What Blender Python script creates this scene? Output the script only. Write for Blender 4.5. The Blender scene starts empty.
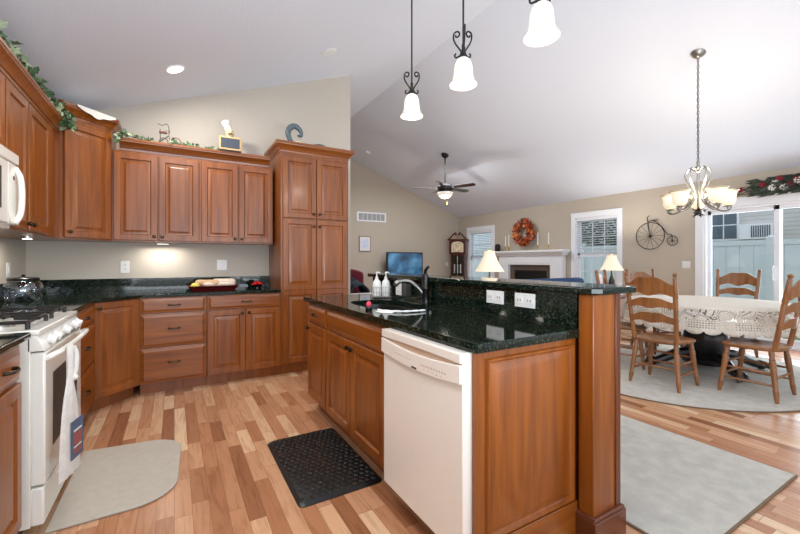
import bpy, bmesh, math, random
from mathutils import Vector, Matrix
PI = math.pi
S = bpy.context.scene
COL = S.collection
random.seed(7)

# ------------------------------------------------------------------ camera
f_px = 384.0
cam_d = bpy.data.cameras.new('camera')
cam = bpy.data.objects.new('camera', cam_d)
COL.objects.link(cam)
cam.location = (0, 0, 1.22)
cam.rotation_euler = (PI / 2, 0, -math.radians(30.45))
cam_d.sensor_width = 36
cam_d.lens = f_px / 800 * 36
cam_d.shift_y = -6.0 / 800
cam_d.clip_start = 0.05
S.camera = cam

# ------------------------------------------------------------------ world + large lights
S.view_settings.view_transform = 'Standard'
S.view_settings.look = 'None'
S.view_settings.gamma = 1
S.view_settings.use_curve_mapping = False
S.view_settings.exposure = 0.25
W = bpy.data.worlds.new('world')
S.world = W
W.use_nodes = True
W.node_tree.nodes['Background'].inputs[0].default_value = (0.86, 0.92, 1.0, 1)
W.node_tree.nodes['Background'].inputs[1].default_value = 1.15


def area(name, loc, rot, sx, sy, power, col=(1, 1, 1)):
    l = bpy.data.lights.new(name, 'AREA')
    l.shape = 'RECTANGLE'
    l.size = sx
    l.size_y = sy
    l.energy = power
    l.color = col
    o = bpy.data.objects.new(name, l)
    o.location = loc
    o.rotation_euler = rot
    COL.objects.link(o)
    return o


def point(name, loc, power, col=(1, .85, .65), r=.04):
    l = bpy.data.lights.new(name, 'POINT')
    l.energy = power
    l.color = col
    l.shadow_soft_size = r
    o = bpy.data.objects.new(name, l)
    o.location = loc
    COL.objects.link(o)
    return o


def uplight(name, loc, power, col=(1, .95, .88), ang=150):
    l = bpy.data.lights.new(name, 'SPOT')
    l.energy = power
    l.color = col
    l.spot_size = math.radians(ang)
    l.spot_blend = .8
    l.shadow_soft_size = .05
    o = bpy.data.objects.new(name, l)
    o.location = loc
    o.rotation_euler = (PI, 0, 0)
    COL.objects.link(o)
    return o


# added fill from behind the camera, and daylight of the patio door
area('rear_fill', (2.4, -2.3, 1.7), (PI / 2, 0, 0), 6.5, 2.6, 16, (.90, .95, 1))
# added upward light behind the camera to brighten the ceiling
area('ceiling_fill', (.5, -1.2, 1.1), (math.radians(155), 0, 0), 3.0, 1.2, 122, (.84, .92, 1))
area('door_daylight', (7.45, 1.95, 1.15), (0, PI / 2, 0), 1.9, 1.6, 45, (.82, .91, 1))
# added downward fills without fixtures, over the kitchen and family room
area('kitchen_fill', (0, 1.9, 2.80), (0, -math.radians(20.5), 0), .7, 2.2, 24, (1, .97, .93))
area('family_fill', (4.6, 6.4, 3.2), (0, 0, 0), 1.5, 1.5, 55, (.9, .95, 1))


# ------------------------------------------------------------------ materials
def lin(c):
    c = c / 255.0
    return c / 12.92 if c <= .04045 else ((c + .055) / 1.055) ** 2.4


def rgb(r, g, b):
    return (lin(r), lin(g), lin(b), 1)


def new_mat(name):
    m = bpy.data.materials.new(name)
    m.use_nodes = True
    return m, m.node_tree, m.node_tree.nodes['Principled BSDF']


def N(t, kind, **kw):
    n = t.nodes.new(kind)
    for k, v in kw.items():
        setattr(n, k, v)
    return n


def math_n(t, op, a, b=None):
    n = N(t, 'ShaderNodeMath', operation=op)
    for i, v in enumerate((a, b)):
        if v is None:
            continue
        if isinstance(v, (int, float)):
            n.inputs[i].default_value = v
        else:
            t.links.new(v, n.inputs[i])
    return n.outputs[0]


def ramp(t, src, stops, interp='LINEAR'):
    r = N(t, 'ShaderNodeValToRGB')
    r.color_ramp.interpolation = interp
    el = r.color_ramp.elements
    while len(el) < len(stops):
        el.new(.5)
    for e, (p, c) in zip(el, stops):
        e.position = p
        e.color = c
    t.links.new(src, r.inputs[0])
    return r.outputs[0]


def plain(name, col, rough=.5, metal=0, noise=.06, nscale=30, bump=0, bscale=200, emit=0, coat=0, sheen=0):
    m, t, b = new_mat(name)
    b.inputs['Roughness'].default_value = rough
    b.inputs['Metallic'].default_value = metal
    tc = N(t, 'ShaderNodeTexCoord')
    nz = N(t, 'ShaderNodeTexNoise')
    nz.inputs['Scale'].default_value = nscale
    nz.inputs['Detail'].default_value = 3
    t.links.new(tc.outputs['Object'], nz.inputs['Vector'])
    lo = tuple(max(0, c * (1 - noise)) for c in col[:3]) + (1,)
    hi = tuple(min(1, c * (1 + noise)) for c in col[:3]) + (1,)
    c = ramp(t, nz.outputs[0], [(.3, lo), (.7, hi)])
    t.links.new(c, b.inputs['Base Color'])
    if bump:
        n2 = N(t, 'ShaderNodeTexNoise')
        n2.inputs['Scale'].default_value = bscale
        n2.inputs['Detail'].default_value = 2
        t.links.new(tc.outputs['Object'], n2.inputs['Vector'])
        bp = N(t, 'ShaderNodeBump')
        bp.inputs['Strength'].default_value = bump
        bp.inputs['Distance'].default_value = .01
        t.links.new(n2.outputs[0], bp.inputs['Height'])
        t.links.new(bp.outputs[0], b.inputs['Normal'])
    if emit:
        b.inputs['Emission Color'].default_value = col
        b.inputs['Emission Strength'].default_value = emit
    if coat:
        b.inputs['Coat Weight'].default_value = coat
        b.inputs['Coat Roughness'].default_value = .12
    if sheen:
        b.inputs['Sheen Weight'].default_value = sheen
    return m


def wood(name, dark, light, rough=.32, scale=(22, 22, 1.6), coat=.25, rnd=.12):
    m, t, b = new_mat(name)
    tc = N(t, 'ShaderNodeTexCoord')
    mp = N(t, 'ShaderNodeMapping')
    mp.inputs['Scale'].default_value = scale
    t.links.new(tc.outputs['Object'], mp.inputs['Vector'])
    oi = N(t, 'ShaderNodeObjectInfo')
    ad = N(t, 'ShaderNodeVectorMath', operation='ADD')
    t.links.new(mp.outputs[0], ad.inputs[0])
    cb = N(t, 'ShaderNodeCombineXYZ')
    t.links.new(math_n(t, 'MULTIPLY', oi.outputs['Random'], 37.0), cb.inputs[0])
    t.links.new(math_n(t, 'MULTIPLY', oi.outputs['Random'], 11.0), cb.inputs[1])
    t.links.new(cb.outputs[0], ad.inputs[1])
    nz = N(t, 'ShaderNodeTexNoise')
    nz.inputs['Scale'].default_value = 1
    nz.inputs['Detail'].default_value = 5
    nz.inputs['Distortion'].default_value = .6
    t.links.new(ad.outputs[0], nz.inputs['Vector'])
    c = ramp(t, nz.outputs[0], [(.28, dark), (.72, light)])
    hs = N(t, 'ShaderNodeHueSaturation')
    t.links.new(c, hs.inputs['Color'])
    t.links.new(math_n(t, 'ADD', math_n(t, 'MULTIPLY', oi.outputs['Random'], rnd * 2), 1 - rnd), hs.inputs['Value'])
    t.links.new(hs.outputs[0], b.inputs['Base Color'])
    b.inputs['Roughness'].default_value = rough
    b.inputs['Coat Weight'].default_value = coat
    b.inputs['Coat Roughness'].default_value = .15
    return m


M = {}
M['cherry'] = wood('cherry_wood', rgb(110, 54, 10), rgb(152, 84, 22), rough=.33, coat=.25, rnd=.06)
M['cherry_h'] = wood('cherry_wood_crosswise', rgb(110, 54, 10), rgb(152, 84, 22), rough=.33, coat=.25, rnd=.06, scale=(1.6, 22, 22))
M['cherry_dark'] = wood('dark_cherry_wood', rgb(84, 38, 17), rgb(104, 50, 24))
M['oak'] = wood('golden_oak', rgb(116, 72, 38), rgb(158, 104, 58), rough=.35, scale=(20, 20, 3))
M['mahogany'] = wood('mahogany', rgb(60, 22, 14), rgb(96, 40, 24))
M['black_wood'] = plain('black_painted_wood', rgb(22, 20, 22), .3, coat=.3)
M['wall_k'] = plain('kitchen_wall_paint', rgb(192, 184, 172), .8, noise=.01, bump=.05, bscale=120)
M['wall_f'] = plain('family_wall_paint', rgb(188, 177, 161), .8, noise=.01, bump=.05, bscale=120)
M['ceil'] = plain('ceiling_texture_paint', rgb(224, 231, 243), .9, noise=.012, nscale=60, bump=.22, bscale=75)
M['trim'] = plain('white_trim_paint', rgb(236, 238, 242), .4, noise=.01)
M['white'] = plain('white_enamel', rgb(236, 235, 226), .2, noise=.01, coat=.3)
M['bisque'] = plain('bisque_enamel', rgb(232, 224, 214), .25, noise=.01, coat=.2)
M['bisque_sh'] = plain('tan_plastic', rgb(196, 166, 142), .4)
M['white_pl'] = plain('white_plastic', rgb(226, 226, 224), .35, noise=.01)
M['slot'] = plain('dark_slot', rgb(60, 58, 56), .5)
M['iron'] = plain('wrought_iron', rgb(44, 42, 42), .45, metal=.6)
M['bronze'] = plain('dark_bronze', rgb(70, 60, 48), .3, metal=.9)
M['nickel'] = plain('brushed_nickel', rgb(190, 188, 182), .28, metal=1)
M['steel'] = plain('dark_brushed_steel', rgb(128, 126, 122), .32, metal=1)
M['pewter'] = plain('antique_pewter', rgb(150, 148, 142), .3, metal=.9)
M['brass'] = plain('polished_brass', rgb(212, 166, 80), .22, metal=1)
M['black'] = plain('black_plastic', rgb(16, 16, 17), .3)
M['sinkm'] = plain('black_composite', rgb(12, 16, 15), .3)
M['rubber'] = plain('black_foam_mat', rgb(26, 32, 30), .45, bump=.9, bscale=38, noise=.15)
M['greymat'] = plain('grey_cushion_mat', rgb(184, 176, 162), .8, noise=.05, bump=.25, bscale=130)
M['rug'] = plain('cream_carpet', rgb(200, 195, 184), 1, noise=.1, nscale=12, bump=.8, bscale=160)
M['rug_edge'] = plain('rug_binding', rgb(120, 98, 76), .9)
M['lampshade'] = plain('lit_lampshade', rgb(255, 238, 210), .9, emit=.25, noise=.01)
M['bulbglass'] = plain('lit_frosted_glass', rgb(240, 234, 222), .4, emit=.22, noise=.01)
M['rimglass'] = plain('cream_alabaster_glass', rgb(216, 206, 178), .3, emit=.04, noise=.05)
M['chandglass'] = plain('lit_amber_alabaster', rgb(250, 232, 204), .4, emit=.42, noise=.02)
M['puck'] = plain('lit_puck_lens', rgb(255, 250, 236), .4, emit=3)
M['leaf'] = plain('ivy_leaf', rgb(74, 104, 66), .5, noise=.5, nscale=25)
M['leaf2'] = plain('variegated_ivy_leaf', rgb(168, 182, 146), .5, noise=.35, nscale=25)
M['leafd'] = plain('dark_leaf', rgb(56, 66, 54), .6, noise=.4)
M['stem'] = plain('vine_stem', rgb(92, 72, 48), .7)
M['autumn1'] = plain('rust_leaf', rgb(176, 72, 34), .6, noise=.35)
M['autumn2'] = plain('amber_leaf', rgb(214, 132, 66), .6, noise=.35)
M['autumn3'] = plain('maroon_leaf', rgb(112, 36, 30), .6, noise=.35)
M['flower_r'] = plain('red_silk_petal', rgb(134, 28, 44), .6, noise=.3)
M['flower_w'] = plain('white_silk_petal', rgb(226, 222, 214), .6)
M['candle'] = plain('white_wax', rgb(244, 240, 228), .5)
M['sofa'] = plain('navy_fabric', rgb(34, 66, 104), .9, bump=.3)
M['burgundy'] = plain('burgundy_fabric', rgb(112, 34, 48), .9, bump=.3)
M['blanket'] = plain('dark_teal_blanket', rgb(42, 54, 62), .95, bump=.4)
M['brown_fab'] = plain('brown_fabric', rgb(130, 100, 84), .9)
M['granite_f'] = plain('brown_granite', rgb(96, 82, 70), .2, noise=.6, nscale=60)
M['firebox'] = plain('firebox_black', rgb(16, 20, 18), .35)
M['towel'] = plain('white_terry', rgb(234, 232, 226), .95, bump=.6, bscale=260)
M['blue'] = plain('blue_print', rgb(84, 98, 122), .8)
M['red'] = plain('red_print', rgb(152, 84, 78), .8)
M['cream'] = plain('cream_ceramic', rgb(232, 220, 186), .4)
M['skin'] = plain('painted_face', rgb(222, 196, 150), .5)
M['slate'] = plain('slate_blue_ceramic', rgb(84, 98, 106), .4, noise=.2)
M['chalk'] = plain('chalkboard', rgb(66, 74, 86), .7)
M['maple'] = plain('maple_frame', rgb(206, 170, 118), .5)
M['green_m'] = plain('green_metal', rgb(70, 88, 74), .5)
M['redm'] = plain('maroon_metal', rgb(110, 44, 40), .5)
M['lace'] = plain('white_lace_cloth', rgb(240, 236, 226), .95, bump=.5, bscale=300)
M['tray'] = plain('burgundy_tray', rgb(100, 20, 22), .3)
M['bread'] = plain('bread_crust', rgb(206, 170, 128), .6, noise=.2)
M['paperbag'] = plain('printed_paper_sleeve', rgb(232, 214, 192), .6, noise=.12, nscale=40)
M['berry'] = plain('red_berry', rgb(196, 24, 28), .3)
M['pink'] = plain('pink_sponge', rgb(226, 70, 100), .8)
M['yellow'] = plain('yellow_wrap', rgb(222, 204, 90), .5)
M['fence'] = plain('white_vinyl_fence', rgb(208, 218, 222), .5, noise=.02)
M['darkglass'] = plain('dark_house_window', rgb(84, 104, 114), .15)
M['grass'] = plain('lawn', rgb(110, 124, 84), 1, noise=.3)
M['bush'] = plain('evergreen_foliage', rgb(70, 92, 70), .8, noise=.5)
M['paper'] = plain('printed_paper', rgb(208, 216, 234), .8, noise=.15, nscale=30)
M['clockface'] = plain('clock_dial', rgb(222, 206, 176), .4, noise=.25, nscale=18)
M['blade'] = plain('dark_fan_blade', rgb(58, 44, 42), .25, coat=.5)
M['seatpad'] = plain('dark_seat_pad', rgb(44, 44, 56), .8)
M['wreathgold'] = M['autumn2']


def granite():
    m, t, b = new_mat('dark_green_granite')
    tc = N(t, 'ShaderNodeTexCoord')
    v = N(t, 'ShaderNodeTexVoronoi')
    v.inputs['Scale'].default_value = 260
    t.links.new(tc.outputs['Object'], v.inputs['Vector'])
    n = N(t, 'ShaderNodeTexNoise')
    n.inputs['Scale'].default_value = 90
    n.inputs['Detail'].default_value = 6
    t.links.new(tc.outputs['Object'], n.inputs['Vector'])
    c1 = ramp(t, n.outputs[0], [(.45, rgb(10, 18, 13)), (.60, rgb(26, 38, 29)), (.74, rgb(66, 76, 60))])
    sp = math_n(t, 'GREATER_THAN', v.outputs['Color'], .5)
    s2 = N(t, 'ShaderNodeSeparateColor')
    t.links.new(v.outputs['Color'], s2.inputs[0])
    fl = math_n(t, 'GREATER_THAN', s2.outputs[0], .965)
    mx = N(t, 'ShaderNodeMix', data_type='RGBA')
    t.links.new(fl, mx.inputs[0])
    t.links.new(c1, mx.inputs[6])
    mx.inputs[7].default_value = rgb(66, 74, 62)
    t.links.new(mx.outputs[2], b.inputs['Base Color'])
    b.inputs['Roughness'].default_value = .06
    b.inputs['Specular IOR Level'].default_value = .34
    return m


M['granite'] = granite()


def floor_mat():
    m, t, b = new_mat('hardwood_planks')
    tc = N(t, 'ShaderNodeTexCoord')
    sp = N(t, 'ShaderNodeSeparateXYZ')
    t.links.new(tc.outputs['Object'], sp.inputs[0])
    PW, PLn = .076, .52
    u = math_n(t, 'DIVIDE', sp.outputs[0], PW)
    ui = math_n(t, 'FLOOR', u)
    uf = math_n(t, 'FRACT', u)
    w1 = N(t, 'ShaderNodeTexWhiteNoise', noise_dimensions='1D')
    t.links.new(ui, w1.inputs['W'])
    v = math_n(t, 'ADD', math_n(t, 'DIVIDE', sp.outputs[1], PLn), math_n(t, 'MULTIPLY', w1.outputs[0], 7.3))
    # uneven board lengths: warp
    vw = math_n(t, 'ADD', v, math_n(t, 'MULTIPLY', math_n(t, 'SINE', math_n(t, 'MULTIPLY', v, 2.1)), .3))
    vi = math_n(t, 'FLOOR', vw)
    vf = math_n(t, 'FRACT', vw)
    cb = N(t, 'ShaderNodeCombineXYZ')
    t.links.new(ui, cb.inputs[0])
    t.links.new(vi, cb.inputs[1])
    w2 = N(t, 'ShaderNodeTexWhiteNoise', noise_dimensions='2D')
    t.links.new(cb.outputs[0], w2.inputs['Vector'])
    base = ramp(t, w2.outputs[0], [(0, rgb(146, 96, 66)), (.18, rgb(180, 126, 90)), (.5, rgb(198, 148, 112)),
                                   (.8, rgb(214, 170, 132)), (1, rgb(228, 196, 160))])
    mp = N(t, 'ShaderNodeMapping')
    mp.inputs['Scale'].default_value = (38, 3.2, 1)
    t.links.new(tc.outputs['Object'], mp.inputs['Vector'])
    ad = N(t, 'ShaderNodeVectorMath', operation='ADD')
    t.links.new(mp.outputs[0], ad.inputs[0])
    sc = N(t, 'ShaderNodeVectorMath', operation='SCALE')
    t.links.new(w2.outputs[1], sc.inputs[0])
    sc.inputs['Scale'].default_value = 40
    t.links.new(sc.outputs[0], ad.inputs[1])
    g = N(t, 'ShaderNodeTexNoise')
    g.inputs['Scale'].default_value = 1
    g.inputs['Detail'].default_value = 4
    g.inputs['Distortion'].default_value = 1.2
    t.links.new(ad.outputs[0], g.inputs['Vector'])
    gr = ramp(t, g.outputs[0], [(.3, (.78, .70, .64, 1)), (.55, (1, 1, 1, 1)), (.75, (1.0, .93, .88, 1))])
    mu = N(t, 'ShaderNodeMix', data_type='RGBA', blend_type='MULTIPLY')
    mu.inputs[0].default_value = 1
    t.links.new(base, mu.inputs[6])
    t.links.new(gr, mu.inputs[7])
    e1 = math_n(t, 'LESS_THAN', uf, .025)
    e2 = math_n(t, 'LESS_THAN', vf, .005)
    ed = math_n(t, 'MAXIMUM', e1, e2)
    mx = N(t, 'ShaderNodeMix', data_type='RGBA')
    t.links.new(math_n(t, 'MULTIPLY', ed, .65), mx.inputs[0])
    t.links.new(mu.outputs[2], mx.inputs[6])
    mx.inputs[7].default_value = rgb(86, 50, 30)
    t.links.new(mx.outputs[2], b.inputs['Base Color'])
    b.inputs['Roughness'].default_value = .26
    return m


M['floor'] = floor_mat()


def glass_thin(name, tint=(.97, .99, 1, 1), fac=.08):
    m = bpy.data.materials.new(name)
    m.use_nodes = True
    t = m.node_tree
    t.nodes.clear()
    out = N(t, 'ShaderNodeOutputMaterial')
    tr = N(t, 'ShaderNodeBsdfTransparent')
    tr.inputs[0].default_value = tint
    gl = N(t, 'ShaderNodeBsdfGlossy')
    gl.inputs['Roughness'].default_value = .02
    fr = N(t, 'ShaderNodeLayerWeight')
    fr.inputs[0].default_value = .5
    mx = N(t, 'ShaderNodeMixShader')
    t.links.new(math_n(t, 'ADD', math_n(t, 'MULTIPLY', math_n(t, 'POWER', fr.outputs[1], 4.0), .9), fac), mx.inputs[0])
    t.links.new(tr.outputs[0], mx.inputs[1])
    t.links.new(gl.outputs[0], mx.inputs[2])
    t.links.new(mx.outputs[0], out.inputs[0])
    return m


M['glass'] = glass_thin('window_glass', fac=.04)
M['jarglass'] = glass_thin('clear_jar_glass', (.92, .95, .97, 1), .10)


def siding_mat():
    m, t, b = new_mat('lap_siding')
    tc = N(t, 'ShaderNodeTexCoord')
    sp = N(t, 'ShaderNodeSeparateXYZ')
    t.links.new(tc.outputs['Object'], sp.inputs[0])
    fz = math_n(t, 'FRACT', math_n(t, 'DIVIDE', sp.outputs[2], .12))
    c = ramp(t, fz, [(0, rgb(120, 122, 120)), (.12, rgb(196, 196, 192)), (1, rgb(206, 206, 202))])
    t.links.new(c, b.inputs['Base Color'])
    b.inputs['Roughness'].default_value = .7
    return m


M['siding'] = siding_mat()


def screen_mat():
    m, t, b = new_mat('tv_screen')
    tc = N(t, 'ShaderNodeTexCoord')
    n = N(t, 'ShaderNodeTexNoise')
    n.inputs['Scale'].default_value = 2.2
    t.links.new(tc.outputs['Object'], n.inputs['Vector'])
    c = ramp(t, n.outputs[0], [(.3, rgb(40, 52, 62)), (.5, rgb(60, 104, 140)), (.68, rgb(104, 160, 196))])
    t.links.new(c, b.inputs['Base Color'])
    t.links.new(c, b.inputs['Emission Color'])
    b.inputs['Emission Strength'].default_value = .22
    b.inputs['Roughness'].default_value = .12
    return m


M['screen'] = screen_mat()


def lace_table_mat():
    """UV: u = metres around the hem, v = metres down from the table edge"""
    m, t, b = new_mat('crocheted_lace')
    uv = N(t, 'ShaderNodeTexCoord')
    sp = N(t, 'ShaderNodeSeparateXYZ')
    t.links.new(uv.outputs['UV'], sp.inputs[0])
    u, v = sp.outputs[0], sp.outputs[1]

    def frac(x, s):
        return math_n(t, 'FRACT', math_n(t, 'DIVIDE', x, s))
    # small square grid band between v=.13 and .20
    g = math_n(t, 'MULTIPLY', math_n(t, 'GREATER_THAN', frac(u, .022), .5), math_n(t, 'GREATER_THAN', frac(v, .022), .5))
    band = math_n(t, 'MULTIPLY', math_n(t, 'GREATER_THAN', v, .125), math_n(t, 'LESS_THAN', v, .205))
    wide = math_n(t, 'GREATER_THAN', frac(u, .36), .38)
    grid = math_n(t, 'MULTIPLY', g, math_n(t, 'MULTIPLY', band, wide))
    vo = N(t, 'ShaderNodeTexVoronoi')
    vo.inputs['Scale'].default_value = 22
    t.links.new(uv.outputs['UV'], vo.inputs['Vector'])
    fl = math_n(t, 'LESS_THAN', vo.outputs['Distance'], .22)
    up = math_n(t, 'MULTIPLY', math_n(t, 'GREATER_THAN', v, .02), math_n(t, 'LESS_THAN', v, .12))
    v2 = N(t, 'ShaderNodeTexVoronoi', feature='DISTANCE_TO_EDGE')
    v2.inputs['Scale'].default_value = 11
    t.links.new(uv.outputs['UV'], v2.inputs['Vector'])
    ring = math_n(t, 'MULTIPLY', math_n(t, 'LESS_THAN', v2.outputs['Distance'], .10), math_n(t, 'GREATER_THAN', v2.outputs['Distance'], .05))
    fine = N(t, 'ShaderNodeTexVoronoi')
    fine.inputs['Scale'].default_value = 75
    t.links.new(uv.outputs['UV'], fine.inputs['Vector'])
    pin = math_n(t, 'MULTIPLY', math_n(t, 'LESS_THAN', fine.outputs['Distance'], .30), math_n(t, 'GREATER_THAN', v, .015))
    hole = math_n(t, 'MAXIMUM', grid, math_n(t, 'MULTIPLY', math_n(t, 'MAXIMUM', fl, ring), up))
    hole = math_n(t, 'MAXIMUM', hole, math_n(t, 'MULTIPLY', pin, .45))
    b.inputs['Base Color'].default_value = rgb(222, 214, 200)
    b.inputs['Roughness'].default_value = .95
    t.links.new(math_n(t, 'SUBTRACT', 1.0, math_n(t, 'MULTIPLY', hole, .85)), b.inputs['Alpha'])
    return m


M['lacetable'] = lace_table_mat()


def blind_mat():
    m, t, b = new_mat('white_blind_slats')
    b.inputs['Base Color'].default_value = rgb(222, 228, 236)
    b.inputs['Roughness'].default_value = .5
    return m


M['blind'] = blind_mat()


# ------------------------------------------------------------------ mesh helpers
class MB:
    def __init__(s):
        s.v = []
        s.f = []
        s.uv = None

    def add(s, vs, fs):
        k = len(s.v)
        s.v += [tuple(v) for v in vs]
        s.f += [tuple(i + k for i in f) for f in fs]
        return s

    def box(s, x0, x1, y0, y1, z0, z1):
        return s.add([(x0, y0, z0), (x1, y0, z0), (x1, y1, z0), (x0, y1, z0), (x0, y0, z1), (x1, y0, z1), (x1, y1, z1), (x0, y1, z1)],
                     [(0, 3, 2, 1), (4, 5, 6, 7), (0, 1, 5, 4), (1, 2, 6, 5), (2, 3, 7, 6), (3, 0, 4, 7)])

    def prism(s, poly, z0, z1):
        n = len(poly)
        return s.add([(p[0], p[1], z0) for p in poly] + [(p[0], p[1], z1) for p in poly],
                     [tuple(range(n - 1, -1, -1)), tuple(range(n, 2 * n))] + [(i, (i + 1) % n, n + (i + 1) % n, n + i) for i in range(n)])

    def prism_y(s, poly, y0, y1):  # poly in x,z
        n = len(poly)
        return s.add([(p[0], y0, p[1]) for p in poly] + [(p[0], y1, p[1]) for p in poly],
                     [tuple(range(n)), tuple(range(2 * n - 1, n - 1, -1))] + [(i, n + i, n + (i + 1) % n, (i + 1) % n) for i in range(n)])

    def lathe(s, prof, p0=(0, 0, 0), p1=None, seg=20, cap=True):
        """prof: (t, r); t is metres along +z from p0, or fraction between p0 and p1"""
        p0 = Vector(p0)
        if p1 is None:
            ax, L = Vector((0, 0, 1)), 1
        else:
            ax = Vector(p1) - p0
            L = ax.length
            ax.normalize()
        a = ax.orthogonal().normalized()
        if abs(ax.z) > .999:
            a = Vector((1, 0, 0))
        b = ax.cross(a)
        vs = []
        for t, r in prof:
            for k in range(seg):
                an = 2 * PI * k / seg
                vs.append(p0 + ax * t * L + (a * math.cos(an) + b * math.sin(an)) * max(r, 1e-5))
        n = len(prof)
        fs = [(i * seg + k, i * seg + (k + 1) % seg, (i + 1) * seg + (k + 1) % seg, (i + 1) * seg + k) for i in range(n - 1) for k in range(seg)]
        if cap:
            fs += [tuple(range(seg - 1, -1, -1)), tuple(range((n - 1) * seg, n * seg))]
        return s.add(vs, fs)

    def tube(s, path, r, seg=8, closed=False):
        P = [Vector(p) for p in path]
        n = len(P)
        rs = r if isinstance(r, (list, tuple)) else [r] * n
        up = None
        vs = []
        for i in range(n):
            if closed:
                t = P[(i + 1) % n] - P[i - 1]
            else:
                t = P[min(i + 1, n - 1)] - P[max(i - 1, 0)]
            if t.length < 1e-9:
                t = Vector((0, 0, 1))
            t.normalize()
            if up is None:
                up = t.orthogonal().normalized()
            up = (up - t * up.dot(t))
            if up.length < 1e-6:
                up = t.orthogonal()
            up.normalize()
            b = t.cross(up)
            for k in range(seg):
                a = 2 * PI * k / seg
                vs.append(P[i] + (up * math.cos(a) + b * math.sin(a)) * rs[i])
        m = n if closed else n - 1
        fs = [(i * seg + k, i * seg + (k + 1) % seg, ((i + 1) % n) * seg + (k + 1) % seg, ((i + 1) % n) * seg + k) for i in range(m) for k in range(seg)]
        if not closed:
            fs += [tuple(range(seg - 1, -1, -1)), tuple(range((n - 1) * seg, n * seg))]
        return s.add(vs, fs)

    def ball(s, c, r, seg=12, rings=8, sc=(1, 1, 1)):
        vs = []
        for i in range(1, rings):
            th = PI * i / rings
            for k in range(seg):
                a = 2 * PI * k / seg
                vs.append((c[0] + r * sc[0] * math.sin(th) * math.cos(a), c[1] + r * sc[1] * math.sin(th) * math.sin(a), c[2] + r * sc[2] * math.cos(th)))
        vs.append((c[0], c[1], c[2] + r * sc[2]))
        vs.append((c[0], c[1], c[2] - r * sc[2]))
        fs = [(i * seg + k, (i + 1) * seg + k, (i + 1) * seg + (k + 1) % seg, i * seg + (k + 1) % seg) for i in range(rings - 2) for k in range(seg)]
        T, B = len(vs) - 2, len(vs) - 1
        fs += [(T, k, (k + 1) % seg) for k in range(seg)]
        o = (rings - 2) * seg
        fs += [(B, o + (k + 1) % seg, o + k) for k in range(seg)]
        return s.add(vs, fs)

    def rings(s, loops, cap=True):
        """bridge closed loops of equal length"""
        n = len(loops[0])
        vs = [p for l in loops for p in l]
        fs = [(i * n + k, i * n + (k + 1) % n, (i + 1) * n + (k + 1) % n, (i + 1) * n + k) for i in range(len(loops) - 1) for k in range(n)]
        if cap:
            fs += [tuple(range(n - 1, -1, -1)), tuple(range((len(loops) - 1) * n, len(loops) * n))]
        return s.add(vs, fs)

    def panel(s, x0, x1, z0, z1, prof):
        """prof: (inset, y) rings facing -y"""
        L = []
        for i, y in prof:
            L.append([(x0 + i, y, z0 + i), (x1 - i, y, z0 + i), (x1 - i, y, z1 - i), (x0 + i, y, z1 - i)])
        return s.rings(L)

    def xf(s, mat):
        s.v = [tuple(mat @ Vector(v)) for v in s.v]
        return s

    def build(s, name, mat, parent=None, smooth=35, bevel=0, loc=None):
        me = bpy.data.meshes.new(name)
        me.from_pydata(s.v, [], s.f)
        me.validate()
        bm = bmesh.new()
        bm.from_mesh(me)
        bmesh.ops.recalc_face_normals(bm, faces=bm.faces)
        bm.to_mesh(me)
        bm.free()
        if smooth:
            for p in me.polygons:
                p.use_smooth = True
            me.set_sharp_from_angle(angle=math.radians(smooth))
        me.materials.append(mat)
        o = bpy.data.objects.new(name, me)
        COL.objects.link(o)
        if parent:
            o.parent = parent
        if loc:
            o.location = loc
        if bevel:
            b = o.modifiers.new('bevel', 'BEVEL')
            b.width = bevel
            b.segments = 2
            b.limit_method = 'ANGLE'
            b.angle_limit = math.radians(50)
        return o


def tag(o, label=None, cat=None, group=None, kind=None):
    if label:
        o['label'] = label
    if cat:
        o['category'] = cat
    if group:
        o['group'] = group
    if kind:
        o['kind'] = kind
    return o


def thing(name, label, cat, loc=(0, 0, 0), rz=0, group=None):
    o = bpy.data.objects.new(name, None)
    o.empty_display_size = .1
    COL.objects.link(o)
    o.location = loc
    o.rotation_euler = (0, 0, rz)
    return tag(o, label, cat, group)


def struct(o):
    o['kind'] = 'structure'
    return o


def copy_tree(o, parent=None):
    c = o.copy()
    COL.objects.link(c)
    if parent:
        c.parent = parent
    for ch in [x for x in bpy.data.objects if x.parent == o]:
        copy_tree(ch, c)
    return c


def bez(pts, n=24):
    """Catmull-Rom through points"""
    P = [Vector(p) for p in pts]
    P = [P[0] * 2 - P[1]] + P + [P[-1] * 2 - P[-2]]
    out = []
    m = len(P) - 3
    for i in range(m):
        a, b, c, d = P[i:i + 4]
        k = max(2, n // m)
        for j in range(k):
            t = j / k
            out.append(.5 * ((2 * b) + (c - a) * t + (2 * a - 5 * b + 4 * c - d) * t * t + (3 * b - a - 3 * c + d) * t ** 3))
    out.append(P[-2])
    return out


def sweep(mb, path, prof):
    """sweep a closed profile (out, z) along a 2-D path, out = to the right of travel"""
    n = len(path)
    P = [Vector(p) for p in path]
    loops = []
    for i in range(n):
        ds = []
        if i > 0:
            ds.append((P[i] - P[i - 1]).normalized())
        if i < n - 1:
            ds.append((P[i + 1] - P[i]).normalized())
        ns = [Vector((d.y, -d.x)) for d in ds]
        if len(ns) == 2:
            m = (ns[0] + ns[1]).normalized()
            m = m / max(.3, m.dot(ns[0]))
        else:
            m = ns[0]
        loops.append([(P[i].x + m.x * o, P[i].y + m.y * o, z) for o, z in prof])
    mb.rings(loops)
    return mb


# ================================================================== ROOM SHELL
XL, XR, YB, YK, YF = -1.165, 7.29, -2.0, 4.74, 8.97
RX, RZ, EZ = 3.03, 4.07, 2.5


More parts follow.
